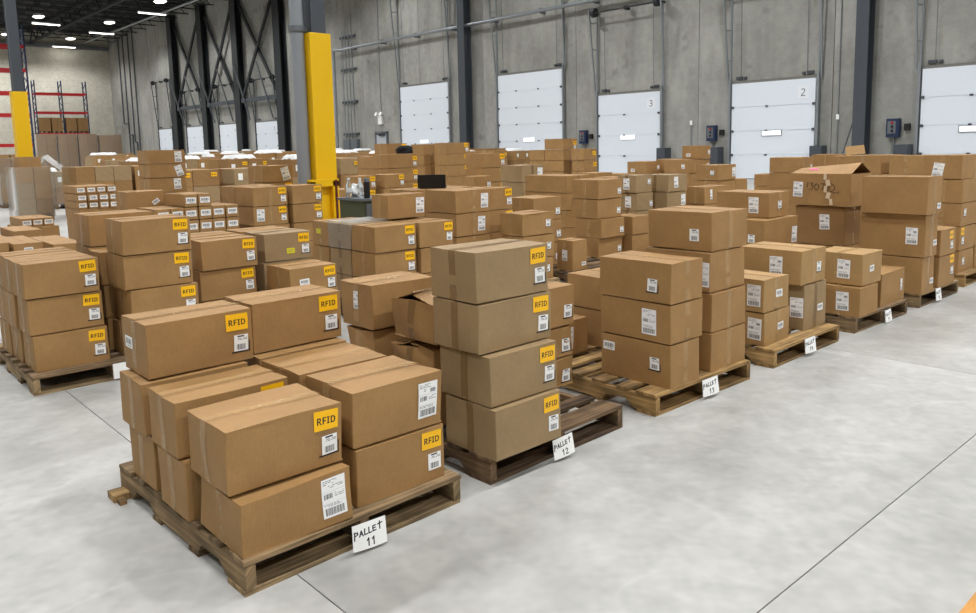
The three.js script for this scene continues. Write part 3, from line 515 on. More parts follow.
{ const G = { group: 'boxes on the right edge pallet', jy: 0.4, j: 0.008, lx: 0.36, lz: 0.46 };
  stack('of five-box stack at right edge', -2.58, -8.75, DECK, { ...G, j: 0 }, [[0.231, 'xs@.3,.5'], [0.248, 'xR@.15,.8 xs@.2,.4'], [0.235, 'xs@.25,.6'], [0.24, ''], [0.246, 'zS@.4,.37,-8', { x: -2.6, z: -8.76 }]]);
  stack('of hidden stack at right edge', -2.58, -9.24, DECK, { ...G, lz: 0.42 }, [[0.236, ''], [0.236, ''], [0.236, ''], [0.236, 'xs']]);
}
{ // open box with handwriting, gabled flaps
  const t = carton({ x: -3.2, z: -7.63, h0: DECK + 0.726, lx: 0.612, lz: 0.45, h: 0.325, st: 'zS@.13,.5', tone: 0, gable: 0.075, where: 'atop rear stack of sixth front pallet', look: 'open cardboard box with marker scrawl and pink note', group: 'boxes on sixth front pallet', yaw: -1.5 });
  const ink = sticker(320, 120, (g, w, h) => { g.clearRect(0, 0, w, h); g.strokeStyle = '#1a1512'; g.lineWidth = 5; g.lineCap = 'round'; g.lineJoin = 'round';
    const P = (a) => { g.beginPath(); a.forEach(([x, y], i) => (i ? g.lineTo(x, y) : g.moveTo(x, y))); g.stroke(); };
    P([[18, 12], [12, 62]]); P([[36, 20], [66, 18], [50, 40], [70, 52], [60, 74], [36, 78]]); g.beginPath(); g.ellipse(104, 54, 20, 27, 0.1, 0, 7); g.stroke(); P([[140, 26], [176, 24], [152, 84]]); P([[214, 22], [194, 60], [204, 84], [226, 78], [222, 58], [196, 64]]); P([[240, 22], [270, 40], [276, 66], [252, 90], [232, 92]]); P([[250, 104], [312, 104], [312, 84]]); }, 0.85);
  ink.transparent = true;
  part(t, 'handwriting', new THREE.PlaneGeometry(0.34, 0.13), ink, [0.03, 0.18, 0.2305]);
  const tp = []; let yy = 0.29; for (let k = 0; k < 5; k++) { const x0 = 0.055 + 0.02 * Math.sin(k * 2.1); tp.push(box(0.03 + 0.012 * (k % 2), 0.062, 0.003).rotateZ(0.25 * Math.sin(k * 1.7)).translate(x0 + k * 0.012, yy, 0.2335)); yy -= 0.062; }
  part(t, 'torn_tape', mergeGeometries(tp), M({ color: 0xd9c3a2, roughness: 0.35 }));
  part(t, 'pink_note', box(0.1, 0.002, 0.06), matPink, [-0.12, 0.356, 0.1], [0.2, 0, 0]);
}

// ── paper signs on the pallets ──
function sign(txt, x, y0, z0, z1, h, tilt, label) {
  const w = z0 - z1, m = M({ roughness: 0.8, side: THREE.DoubleSide, map: canvas(256, 208, (g, W, H2) => {
    g.fillStyle = '#f0f0ec'; g.fillRect(0, 0, W, H2); g.strokeStyle = '#17181c'; g.lineWidth = 9; g.lineCap = 'round'; g.lineJoin = 'round';
    const P = (ox, oy, ...ss) => ss.forEach((a) => { g.beginPath(); a.forEach(([x2, y2], i) => (i ? g.lineTo(ox + x2, oy + y2) : g.moveTo(ox + x2, oy + y2))); g.stroke(); });
    const L = { P: [[[4, 0], [0, 62]], [[0, 6], [22, 4], [26, 20], [4, 30]]], A: [[[0, 46], [14, 4], [26, 46]], [[6, 30], [22, 30]]], L: [[[2, 0], [0, 44], [22, 42]]], E: [[[22, 2], [0, 4], [0, 42], [22, 40]], [[0, 22], [18, 20]]], T: [[[16, -12], [14, 44]], [[0, 6], [34, 0]]], 1: [[[0, 16], [12, 0], [10, 58]]], 2: [[[0, 12], [14, 0], [26, 14], [0, 56], [30, 54]]], 3: [[[0, 4], [24, 4], [10, 24], [26, 40], [4, 58]]], 4: [[[4, 0], [0, 30], [26, 28]], [[20, 8], [20, 58]]], 5: [[[26, 0], [4, 2], [2, 24], [24, 32], [18, 56], [0, 56]]], 6: [[[20, 0], [2, 32], [8, 56], [24, 50], [22, 32], [4, 36]]] };
    let ox = 14; for (const ch of 'PALLET') { P(ox, 56 - (ox - 14) * 0.08, ...L[ch]); ox += ch === 'L' ? 32 : 38; } ox = 104; for (const ch of txt) { P(ox, 128, ...L[ch]); ox += 38; }
  }) });
  const t = thing('pallet_sign', label, 'sign', [x, y0, (z0 + z1) / 2], 0, 'handwritten pallet signs');
  const g = new THREE.PlaneGeometry(w, h, 5, 4), p = g.attributes.position; for (let i = 0; i < p.count; i++) p.setZ(i, 0.006 * Math.sin(p.getX(i) / w * 3 + 1) * (0.5 - p.getY(i) / h) + (0.5 - p.getY(i) / h) * 0.012);
  g.computeVertexNormals(); part(t, 'sheet', g.rotateY(Math.PI / 2), m, [0, h / 2, 0], [R(tilt), 0, 0]);
}
sign('11', -2.4, 0.012, -1.45, -1.6, 0.1, -2, 'white paper reading PALLET 11 on the nearest pallet');
sign('12', -2.455, 0.016, -2.61, -2.75, 0.098, 3, 'curled white paper reading PALLET 12 beside the greyish stack');
sign('13', -2.452, 0.02, -3.89, -4.055, 0.1, -1, 'white paper reading PALLET 13 on the third front pallet');
sign('14', -2.455, 0.024, -5.18, -5.335, 0.105, -1, 'white paper reading PALLET 14 on the fourth front pallet');
sign('15', -2.45, 0.01, -6.57, -6.69, 0.1, 2, 'white paper reading PALLET 15 on the broken fifth pallet');
sign('16', -2.445, 0.02, -7.71, -7.84, 0.11, -2, 'white paper reading PALLET 16 on the sixth front pallet');
{ const t = thing('paper_sign', 'white paper hung on the leftmost pallet', 'sign', [-5.475, 0.012, -1.6]); part(t, 'sheet', box(0.002, 0.105, 0.14, 0, 0.0525, 0), paper); }

// ── second row ──
const row2 = [[-1.06, woodGrey, 'grey pallet at left with paper sign, second row'], [-2.3, woodGrey, 'pallet under the boxes behind nearest pallet'], [-3.68, woodDark, 'pallet under the wrapped box stack behind second front pallet'], [-4.95, woodGrey, 'pallet with dark gaps behind third front pallet'], [-6.22, woodDark, 'pallet under the small upright box, second row'], [-7.28, woodGrey, 'pallet under the four-box stack behind fourth front pallet'], [-8.4, woodGrey, 'pallet under the greyish boxes, second row'], [-9.6, woodGrey, 'pallet far along the second row behind fifth front pallet']];
row2.forEach(([z, w, l], i) => pallet(l, i === 0 ? -5.49 : i === 7 ? -6.0 : -5.46, z, w, i % 2 ? 0.6 : -0.4));
{ const G = { group: 'boxes on the leftmost pallet', j: 0.012, lx: 0.285, lz: 0.45, drop: 1 };
  stack('of front stack, leftmost pallet', -5.59, -1.1, DECK, { ...G, j: 0 }, [[0.24, RS], [0.24, RS, { x: -5.615, z: -1.09 }], [0.232, RS, { x: -5.604, z: -1.078 }]]);
  stack('of second left stack, leftmost pallet', -5.925, -1.09, DECK, G, same(3, 0.236, ''));
  stack('of third left stack, leftmost pallet', -6.24, -1.09, DECK, G, same(3, 0.236, ''));
  stack('of tall stack, leftmost pallet', -5.46, -1.66, DECK, { ...G, lx: 0.365, lz: 0.46, drop: 0.5 }, same(4, 0.238, RS));
  stack('behind tall stack, leftmost pallet', -5.86, -1.62, DECK, G, same(3, 0.236, ''));
  stack('of rear tall stack, leftmost pallet', -6.2, -1.64, DECK, { ...G, lx: 0.36, lz: 0.46 }, same(4, 0.238, ''));
}
{ const G = { group: 'boxes behind nearest pallet', j: 0.012, lx: 0.36, lz: 0.46 };
  stack('of left stack behind nearest pallet', -5.9, -2.34, DECK, G, same(3, Hs, RS));
  stack('of right stack behind nearest pallet', -5.94, -2.89, DECK, { ...G, lz: 0.43, tone: 1 }, [[Hs, ''], [Hs, ''], [Hs, 'xR xs xY@.55,.32']]);
  stack('of rear left stack behind nearest pallet', -6.29, -2.36, DECK, { ...G, lx: 0.33 }, same(3, Hs, ''));
  stack('of rear right stack behind nearest pallet', -6.33, -2.87, DECK, { ...G, lx: 0.31 }, same(3, Hs, ''));
  stack('of low front pair behind nearest pallet', -5.49, -2.87, DECK, { ...G, lx: 0.38, lz: 0.42 }, [[Hs, ''], [Hs, 'xR xs xb@.3,.5']]);
}
{ const G = { group: 'boxes behind second front pallet', j: 0.008, lx: 0.37, lz: 0.45 };
  stack('of front stack behind second front pallet', -5.68, -3.8, DECK, G, same(3, Hs, RS));
  stack('of front right stack behind second front pallet', -5.66, -4.28, DECK, { ...G, lz: 0.4, lx: 0.36 }, same(3, 0.236, RS));
  const w = stack('of plastic-wrapped stack behind second front pallet', -6.075, -3.8, DECK, { ...G, lx: 0.36, tone: 1 }, same(3, Hs, ''));
  part(w[2], 'plastic_film', (() => { const g = new THREE.BoxGeometry(0.372, 0.245, 0.46, 6, 3, 6), p = g.attributes.position; for (let i = 0; i < p.count; i++) p.setXYZ(i, p.getX(i) + rr(0, 0.002), p.getY(i) + rr(0, 0.004), p.getZ(i) + rr(0, 0.003)); g.computeVertexNormals(); return g; })(), wrapFilm, [0, 0.124, 0]);
  stack('of lime-labelled stack behind second front pallet', -6.46, -3.8, DECK, { ...G, lx: 0.3 }, [[Hs, ''], [Hs, ''], [Hs, 'zY@.4,.6']]);
  stack('of rear right stack behind second front pallet', -6.06, -4.28, DECK, { ...G, lx: 0.4, lz: 0.4 }, same(3, 0.236, ''));
  carton({ ...G, x: -6.06, z: -4.215, h0: DECK + 0.718, lx: 0.26, lz: 0.44, h: 0.236, st: 'xS@.86,.5', look: 'brown cardboard box with tall white label', where: 'just right of the olive cabinet' });
}
{ const G = { group: 'boxes behind third front pallet', j: 0.008, lx: 0.33, lz: 0.45 };
  stack('of labelled stack behind third front pallet', -6.04, -5.04, DECK, { ...G, lx: 0.5, lz: 0.47 }, [[Hs, ''], [Hs, ''], [Hs, 'xS@.72,.5'], [Hs, 'xS@.82,.5']]);
  stack('of RFID stack behind third front pallet', -6.08, -5.54, DECK, { ...G, lx: 0.34, lz: 0.34 }, [[Hs, ''], [Hs, RS], [Hs, RS], [Hs, RS]]);
  stack('of low front stack behind third front pallet', -5.52, -5.47, DECK, G, [[0.237, 'xs@.8,.5'], [0.237, 'xs@.8,.5'], [0.237, 'xs@.82,.5', { warp: 0.006 }]]);
  pallet('short pallet under the laptop boxes', -6.69, -4.97, woodGrey, 0, 0, [], [0.5, 0.95]); stack('of laptop pair behind third front pallet', -6.7, -5.0, DECK, { ...G, lx: 0.44, lz: 0.85 }, [[0.45, ''], [0.49, '']]);
}
{ const G = { group: 'boxes far along the second row', j: 0.01, lx: 0.42, lz: 0.46 };
  stack('standing alone between the second-row stacks', -5.64, -6.35, DECK, { ...G, j: 0, lx: 0.235, lz: 0.24 }, [[0.343, 'zS@.5,.5 xb@.75,.2', { sscale: 0.8 }]]);
  stack('of rear trio near small upright box', -6.15, -6.26, DECK, { ...G, lx: 0.4, lz: 0.46 }, [[0.265, 'xs'], [0.265, 'xs'], [0.265, 'xs']]);
  stack('of four-box stack behind fourth front pallet', -6.1, -7.33, DECK, { ...G, lx: 0.42 }, [[0.237, 'xs', { x: -6.08 }], [0.237, 'xs', { x: -6.05 }], [0.24, 'xs'], [0.24, 'xs']]);
  pallet('pallet glimpsed beside the four-box stack, third row', -7.17, -7.95, woodGrey, 0, 0, [], [0.9, 0.6]); stack('glimpsed left of four-box stack', -7.2, -7.98, DECK, { ...G, lx: 0.8, lz: 0.5 }, [[0.24, ''], [0.24, ''], [0.24, 'xs'], [0.24, 'xs']]);
  stack('of short stack right of four-box stack', -6.0, -7.88, DECK, { ...G, lx: 0.34, lz: 0.36, tone: 0 }, [[0.235, ''], [0.235, '']]);
  stack('of narrow stack among greyish boxes', -6.35, -8.43, DECK, { ...G, lx: 0.3, lz: 0.36, tone: 1 }, [[0.24, 'zS'], [0.24, 'xs@.8,.5 zS'], [0.24, 'xs zS@.5,.5'], [0.24, 'xs@.8,.6 zS@.5,.5']]);
  stack('of greyish two-label stack', -6.2, -8.92, DECK, { ...G, lx: 0.44, lz: 0.45, tone: 1 }, [[0.237, ''], [0.237, ''], [0.237, 'xS@.85,.5'], [0.237, 'xS@.4,.55']]);
  stack('behind fourth front pallet right stack', -6.08, -9.62, DECK, { ...G, lx: 0.3, lz: 0.6 }, [[0.25, ''], [0.25, ''], [0.25, 'xn@.28,.55', { sscale: 1.4 }]]);
  const q = [[-6.8, -11.15, 1.13, 0.41, 0.55, 'xS@.88,.5 zs@.75,.5'], [-6.4, -13.1, 1.2, 0.56, 0.5, 'xs'], [-7.37, -14.4, 0.84, 0.6, 0.5, ''], [-6.3, -14.4, 1.22, 0.5, 0.5, 'xR xs'], [-4.66, -12.1, 1.25, 0.52, 0.8, ''], [-4.05, -12.0, 1.25, 0.46, 0.5, ''], [-4.1, -13.4, 1.1, 0.5, 0.5, ''], [-5.3, -13.3, 1.18, 0.5, 0.6, ''], [-7.3, -12.0, 0.9, 0.5, 0.5, 'xs']];
  const wh = ['beyond the greyish two-label stack', 'before the right half of door 2', 'low before the middle of door 2', 'left of the flap-up box', 'before the charcoal wall column', 'above and behind the open box', 'behind the open box stack', 'under the raised flap', 'behind the beyond-greyish stack'];
  q.forEach(([x, z, top, lx, lz, st], i) => { const n = Math.max(3, Math.round((top - 0.13) / 0.25)), h = (top - DECK) / n; const nb = i !== 5 && free(x - 0.02, z - lz - 0.03, lx, Math.min(lz, 0.95 - lz)), l2 = Math.min(lz, 0.95 - lz); pallet(`pallet of the stack ${wh[i]}`, x + 0.03, z + 0.03, woodGrey, 0, 0, [], [lx + 0.08, nb ? lz + l2 + 0.09 : lz + 0.06]); take(x + 0.03, z + 0.03, lx + 0.08, nb ? lz + l2 + 0.09 : lz + 0.06); stack(wh[i], x, z, DECK, { ...G, lx, lz }, same(n - 1, h, '').concat([[h, st]])); if (nb) stack('neighbour ' + wh[i], x - 0.02, z - lz - 0.03, DECK, { ...G, lx, lz: Math.min(lz, 0.95 - lz) }, same(n - 1, h, '')); });
  const fb = carton({ x: -5.5, z: -13.32, h0: 1.181, lx: 0.5, lz: 0.5, h: 0.03, st: '', tape: 0, where: 'with raised flap before door 2 guard', look: 'flattened cardboard sheet', group: 'boxes far along the second row' });
  part(fb, 'raised_flap', box(0.3, 0.16, 0.006).rotateZ(0.35), card[2], [0.05, 0.12, -0.1], [-0.5, 0.5, 0]);
}
// ── third row and beyond ──
{ const G = { group: 'boxes of the third row', j: 0.012, lx: 0.4, lz: 0.46 };
  pallet('pallet under the RFID stacks left of the yellow column', -8.85, -4.2, woodGrey); pallet('pallet under the five-box stack left of the yellow column', -10.075, -4.9, woodDark); pallet('pallet under the long labelled cartons', -8.85, -3.04, woodGrey);
  stack('of left RFID stack before yellow column', -8.95, -4.25, DECK, { ...G, lx: 0.5 }, [[Hs, ''], [Hs, ''], [Hs, 'xR xs xS@.2,.55'], [Hs, RS]]);
  stack('of right RFID stack before yellow column', -8.9, -4.75, DECK, { ...G, lz: 0.42 }, [[Hs, ''], [Hs, RS], [Hs, RS], [Hs, RS]]);
  stack('of rear stack before yellow column', -9.48, -4.25, DECK, { ...G, lz: 0.6 }, same(4, Hs, ''));
  stack('of five-box stack left of yellow column', -10.1, -4.95, DECK, { ...G, lx: 0.45 }, same(4, Hs, RS).concat([[Hs, 'xS@.75,.5,14', { sscale: 1.2 }]]));
  stack('of stack with slanted labels, left', -11.12, -3.8, 0, { ...G, lx: 0.45, lz: 0.5 }, [[0.36, ''], [0.3, ''], [0.3, ''], [0.21, 'xS@.75,.6'], [0.195, 'xS@.8,.5,16'], [0.195, 'xS@.8,.5']]);
  stack('of stack behind long labelled cartons', -9.6, -3.0, DECK, { ...G, lz: 0.44 }, [[Hs, ''], [Hs, ''], [Hs, ''], [Hs, 'xb@.75,.45,35']]);
  for (const z of [-3.06, -3.56]) carton({ ...G, x: -8.9, z, h0: DECK, lx: 0.62, lz: 0.47, h: 0.47, where: `under the long labelled cartons, ${z > -3.3 ? 'left' : 'right'}` });
  const L = { group: 'long labelled cartons', lx: 0.6, lz: 0.152, h: 0.147, st: 'xb@.5,.5,0', sscale: 1.35, tape: 0 };
  [['lowest', 0.596, [0, 1, 2, 3, 4, 5]], ['middle', 0.746, [0, 1, 2, 3, 4, 5]], ['top', 0.896, [2, 3]]].forEach(([n, y, cols]) => cols.forEach((c) => carton({ ...L, look: 'long narrow carton with end label', x: -8.9 + rr(-0.01, 0.01), z: -3.07 - c * 0.162, h0: y, where: `${['first', 'second', 'third', 'fourth', 'fifth', 'sixth'][c]} from left in the ${n} tier`, yaw: rr(-0.5, 0.5) })));
  carton({ ...G, x: -14, z: -3.6, h0: 0, lx: 0.8, lz: 0.65, h: 0.62, where: 'under the distant long cartons' });
  for (let t = 0; t < 3; t++) for (let c = 0; c < 4; c++) if (t < 2 || c < 4) carton({ ...L, lz: 0.15, lx: 0.8, h: 0.123, x: -14 + rr(-0.04, 0.04) - (t === 2 ? 0.1 : 0), z: -3.6 - c * 0.16, h0: 0.62 + t * 0.125, look: 'distant narrow carton with end label', where: `${['first', 'second', 'third', 'fourth'][c]} from left in ${['lowest', 'middle', 'top'][t]} tier beside wrapped load`, group: 'distant long cartons' });
  // loose long boxes low at the left
  pallet('low pallet under loose long boxes at left edge', -9.5, -1.45, woodGrey);
  const lo = [[-9.55, -1.48, DECK, 1.1, 0.3, 0.3], [-9.55, -1.83, DECK, 1.1, 0.28, 0.3], [-9.5, -2.16, DECK, 1.15, 0.3, 0.42], [-9.65, -1.48, 0.4285, 1.0, 0.28, 0.17], [-9.6, -1.8, 0.4285, 1.0, 0.28, 0.15], [-13.2, -2.6, 0, 1.0, 0.5, 0.45], [-12.2, -2.3, 0, 0.9, 0.34, 0.5], [-12.3, -1.9, 0, 0.9, 0.34, 0.42]];
  const ow = ['first from left below', 'second from left below', 'right of pile', 'left on top', 'right on top', 'behind alone', 'behind right', 'behind left'];
  lo.forEach(([x, z, y, lx, lz, h], i) => carton({ x, z, h0: y, lx, lz, h: h, st: i !== 5 ? 'xb@.5,.5,0' : '', look: 'long low cardboard box', where: `of the loose pile at left edge, ${ow[i]}`, group: 'loose long boxes at left', yaw: rr(-0.8, 0.8), tape: i % 2 }));
  for (let c = 0; c < 3; c++) carton({ ...L, lz: 0.14, lx: 0.8, h: 0.13, x: -13.3, z: -2.62 - c * 0.148, h0: 0.45, look: 'thin carton with end label', where: `${['left', 'middle', 'right'][c]} of three on the far left box`, group: 'three thin cartons' });
}
{ // stacks around the desk, before the tall doors
  const G = { group: 'boxes before the tall doors', j: 0.012, lx: 0.36, lz: 0.44 };
  const q = [
    [-11.1, -7.08, 1.06, 0.34, 0.42, RS, 4, 'behind the water bottles'], [-11.0, -7.6, 1.07, 0.4, 0.42, RS, 4, 'right of the water bottles'],
    [-11.6, -8.12, 1.4, 0.5, 0.66, 'xR@.9,.7 xs@.9,.3', 5, 'below the black bag'], [-12.4, -8.66, 1.6, 0.45, 0.46, RS, 6, 'left of black bag before tall door'],
    [-13.2, -10.76, 1.6, 0.4, 0.7, RS, 6, 'before the left tall door edge'], [-13.9, -10.7, 1.58, 0.5, 0.4, '', 6, 'left neighbour before tall door'],
    [-10.08, -9.05, 1.385, 0.45, 0.55, RS, 5, 'before the wall column between tall doors'], [-9.7, -8.48, 1.02, 0.3, 0.38, 'xs', 4, 'small pair left of greyish big box'],
    [-8.74, -8.66, 1.2, 0.5, 0.48, 'xS@.85,.5', 4, 'big greyish box before tall door'], [-12.2, -13.45, 1.64, 0.6, 0.46, 'xR@.85,.6 xs@.85,.2', 6, 'tallest before the right tall door'],
    [-11.6, -13.45, 1.4, 0.36, 0.46, 'xR@.8,.6', 5, 'in front of tallest stack'], [-9.32, -12.66, 1.14, 0.46, 0.47, 'zb@.3,.3 xs@.85,.5', 4, 'before the bottom of door three'],
    [-8.5, -13.22, 1.43, 0.36, 0.44, 'zb@.4,.3 xs@.85,.5', 5, 'highest right of door three'], [-8.42, -12.8, 1.17, 0.58, 0.32, 'zs@.75,.5', 4, 'in front of highest stack'],
    [-8.2, -10.2, 0.95, 0.4, 0.5, 'xs', 4, 'behind the narrow greyish stack'], [-8.9, -10.6, 1.0, 0.4, 0.5, 'xs', 4, 'between greyish and narrow stacks'], [-8.6, -7.4, 0.9, 0.4, 0.5, 'xs', 4, 'behind the laptop stack']];
  q.forEach(([x, z, top, lx, lz, st, n, wh], i) => {
    const h = (top - DECK) / n, l2 = Math.min(0.6, 1.1 - lx), nb = lz < 0.5 && free(x - lx - 0.03, z - 0.02, l2, lz); if (!free(x, z, lx, lz)) console.log('STACK CLASH', wh);
    const sx = lx + 0.06 + (nb ? l2 + 0.05 : 0); pallet(`pallet of the stack ${wh}`, x + 0.03, z + 0.03, i % 2 ? woodGrey : woodDark, 0, 0, [], [sx, lz + 0.07]); take(x + 0.03, z + 0.03, sx, lz + 0.07);
    stack(wh, x, z, DECK, { ...G, lx, lz, tone: i === 8 ? 1 : 0, sscale: i > 2 ? 1.15 : 1 }, Array.from({ length: n }, (_, k) => [h, k > n - 4 ? st : '']));
    if (nb) stack('rear neighbour ' + wh, x - lx - 0.03, z - 0.02, DECK, { ...G, lx: Math.min(0.6, 1.1 - lx), lz }, Array.from({ length: Math.min(n - 1, 5) }, () => [h, '']));
  });
}
// desk corner
{
  const olive = M({ color: 0x4c513a, roughness: 0.5, metalness: 0.2 });
  const t = thing('metal_cabinet', 'olive and grey metal cabinet right of the yellow column', 'cabinet', [-7.48, 0, -4.93]);
  part(t, 'body', box(0.5, 0.9, 0.42, 0, 0.49, 0), olive); part(t, 'plinth', box(0.46, 0.04, 0.38, 0, 0.02, 0), blackPlastic); part(t, 'top', box(0.54, 0.025, 0.46, 0, 0.9525, 0), steelGrey);
  for (let k = 0; k < 3; k++) { const d = part(t, 'drawer', box(0.02, 0.26, 0.38, 0.26, 0.2 + k * 0.29, 0), steelGrey); part(d, 'handle', box(0.02, 0.025, 0.14, 0.28, 0.26 + k * 0.29, 0), galv); }
  const glass = new THREE.MeshPhysicalMaterial({ color: 0xeaf2f6, roughness: 0.08, transmission: 0.85, thickness: 0.02, ior: 1.33 });
  const prof = [[0.001, 0], [0.032, 0], [0.034, 0.02], [0.031, 0.06], [0.034, 0.1], [0.033, 0.14], [0.014, 0.185], [0.013, 0.205], [0.001, 0.205]].map((a) => new THREE.Vector2(...a));
  [[-7.62, -4.78, 'left clear water bottle on the olive cabinet'], [-7.42, -4.8, 'right clear water bottle on the olive cabinet']].forEach(([x, z, l]) => {
    const b = thing('water_bottle', l, 'bottle', [x, 0.966, z], 0, 'water bottles'); part(b, 'bottle', new THREE.LatheGeometry(prof, 18), glass); part(b, 'cap', new THREE.CylinderGeometry(0.016, 0.016, 0.018, 14).translate(0, 0.214, 0), paper); part(b, 'wrapper', new THREE.CylinderGeometry(0.0345, 0.0345, 0.05, 18, 1, true).translate(0, 0.085, 0), filmWhite);
  });
  const d = thing('dark_flask', 'dark flask beside the water bottles', 'flask', [-7.33, 0.966, -4.83]); part(d, 'flask', new THREE.CylinderGeometry(0.035, 0.035, 0.18, 16).translate(0, 0.09, 0), blackPlastic); part(d, 'lid', new THREE.CylinderGeometry(0.028, 0.032, 0.04, 16).translate(0, 0.2, 0), steelGrey);
  const bag = thing('plastic_bag', 'crumpled white plastic bag on the olive cabinet', 'bag', [-7.66, 0.966, -4.9]);
  const bg = new THREE.IcosahedronGeometry(0.09, 3), bp = bg.attributes.position; for (let i = 0; i < bp.count; i++) { const v = new THREE.Vector3().fromBufferAttribute(bp, i), s = 1 + 0.2 * Math.sin(v.x * 60 + v.y * 40) + 0.14 * Math.sin(v.z * 90); bp.setXYZ(i, v.x * s, Math.max(0, 0.07 + v.y * s * 0.8), v.z * s * 0.8); } bg.computeVertexNormals(); part(bag, 'film', bg, filmWhite);
  const l = thing('laptop', 'open black laptop seen from behind on the boxes', 'laptop', [-6.9, 1.0695, -5.42], R(48 + 180));
  part(l, 'base', box(0.31, 0.018, 0.22, 0, 0.009, 0), blackPlastic); part(l, 'screen', box(0.31, 0.145, 0.012, 0, 0.085, -0.12).rotateX(-0.12), blackPlastic);
  const k = thing('black_bag', 'crumpled black jacket lying on high boxes', 'jacket', [-11.8, 1.402, -8.6], 0.6);
  const kg = new THREE.IcosahedronGeometry(0.13, 4), kp = kg.attributes.position; for (let i = 0; i < kp.count; i++) { const v = new THREE.Vector3().fromBufferAttribute(kp, i), s = 1 + 0.25 * Math.sin(v.x * 21 + v.z * 17) + 0.12 * Math.sin(v.z * 43 + v.y * 31); kp.setXYZ(i, v.x * s * 1.2, Math.max(0, 0.05 + v.y * s * 0.7), v.z * s); } kg.computeVertexNormals(); part(k, 'cloth', kg, M({ color: 0x0c0c0e, roughness: 0.9 }));
}
// near right corner, floor scraps
{
  const t = thing('cardboard_box', 'orange-tan box top cut by the bottom right corner', 'box', [-0.24, 0, -2.1]);
  const m = M({ color: 0xd79a4c, map: cardTex, roughness: 0.75 });
  part(t, 'body', uvMetres(box(0.59, 0.393, 0.8, 0, 0.1965, 0)), m); part(t, 'top_flap', uvMetres(box(0.294, 0.005, 0.8, -0.148, 0.3955, 0)), m); part(t, 'top_flap', uvMetres(box(0.294, 0.005, 0.8, 0.148, 0.3955, 0)), m);
  const s = thing('paper_scrap', 'torn white paper scraps on the floor at left', 'scrap', [-4.62, 0.0005, -0.6]);
  for (const [x, z, w, d, a] of [[0, 0, 0.07, 0.02, 0.4], [0.04, 0.05, 0.05, 0.03, 1], [-0.05, 0.03, 0.03, 0.02, 2], [0.1, -0.02, 0.03, 0.012, 0.1]]) part(s, 'paper', box(w, 0.003, d).rotateZ(0.06).rotateY(a).translate(x, 0.004, z), paper);
  const c = thing('wood_offcut', 'pale wood offcut poking out under the nearest pallet', 'wood', [-3.56, 0, -0.975], 0); part(c, 'piece', uvMetres(box(0.09, 0.03, 0.07, 0, 0.015, 0)), woodLight[2]);
  part(c, 'splinter', uvMetres(box(0.05, 0.02, 0.03, 0.065, 0.01, 0.01)), woodLight[1]);
}
// wrapped loads far behind
const boxUnit = uvMetres(new THREE.BoxGeometry(1, 1, 1)), runner = box(1, 0.13, 0.1, 0, 0.065, 0), plank = box(0.16, 0.02, 1, 0, 0.14, 0);
function filmTop(lx, lz, amp) { const g = new THREE.PlaneGeometry(lx, lz, 10, 10).rotateX(-Math.PI / 2), p = g.attributes.position; for (let i = 0; i < p.count; i++) { const ex = Math.max(Math.abs(p.getX(i)) / lx, Math.abs(p.getZ(i)) / lz) * 2; p.setY(i, amp * (0.5 + rnd()) - (ex > 0.97 ? amp + 0.05 : 0)); } g.computeVertexNormals(); return g; }
function wrapFilmGeo(lx, lz, h) { const g = new THREE.CylinderGeometry(Math.SQRT1_2, Math.SQRT1_2, 1, 4, 6, true).rotateY(Math.PI / 4), p = g.attributes.position; for (let i = 0; i < p.count; i++) p.setXYZ(i, p.getX(i) * (lx + 0.03) , p.getY(i) * h, p.getZ(i) * (lz + 0.03)); g.computeVertexNormals(); return g; }
function load(label, x, z, lx, lz, top, o = {}) {           // x, z: near corner
  const t = thing('wrapped_pallet_load', label, 'pallet load', [x - lx / 2, o.y || 0, z - lz / 2], R(o.yaw || 0), o.group || 'pallet loads far behind'), y0 = 0.15, n = o.n || Math.max(2, Math.round((top - y0) / 0.38)), h = (top - y0) / n, nx = o.nx || 2, nz = o.nz || 2;
  for (const k of [-1, 0, 1]) { const r = part(t, 'runner', runner, woodGrey[1], [0, 0, k * (lz / 2 - 0.06)]); r.scale.x = lx; }
  for (let k = 0; k < 4; k++) { const d = part(t, 'deck_board', plank, woodGrey[0], [(k - 1.5) * lx * 0.28, 0, 0]); d.scale.z = lz; }
  for (let k = 0; k < n; k++) for (let i = 0; i < nx; i++) for (let j = 0; j < nz; j++) {
    if (o.ragged && k === n - 1 && rnd() < 0.3) continue;
    const b = part(t, 'carton', boxUnit, card[o.tone ?? [0, 0, 3, 1][Math.floor(rnd() * 4)]], [((i + 0.5) / nx - 0.5) * lx, y0 + (k + 0.5) * h, ((j + 0.5) / nz - 0.5) * lz]); b.scale.set(lx / nx - 0.012, h - 0.006, lz / nz - 0.012);
  }
  if (o.labels) for (let j = 0; j < nz; j++) part(t, 'white_label', box(0.004, 0.14, 0.1, lx / 2 + 0.004, top - 0.5 * h, ((j + 0.75) / nz - 0.5) * lz), paper);
  if (o.rfid) for (let j = 0; j < nz; j++) part(t, 'rfid_label', new THREE.PlaneGeometry(0.12, 0.085).rotateY(Math.PI / 2).translate(lx / 2 + 0.006, top - 0.3 * h, ((j + 0.2) / nz - 0.5) * lz), matRFID);
  if (o.film) { const fx = lx * rr(0.35, 0.8), fz = lz * rr(0.3, 0.85); part(t, 'plastic_film', filmTop(fx, fz, 0.04), filmWhite, [rr(-0.5, 0.5) * (lx - fx), top + 0.052, rr(-0.5, 0.5) * (lz - fz)]); }
  if (o.wrap) part(t, 'stretch_wrap', wrapFilmGeo(lx, lz, top - 0.1), wrapFilm, [0, 0.1 + (top - 0.1) / 2, 0]);
  return t;
}
const tentLoad = load('stretch-wrapped load under a tent of white film at left', -24.3, -5.2, 1.3, 1.0, 1.05, { wrap: true, film: true, labels: true, group: 'wrapped loads at left' });
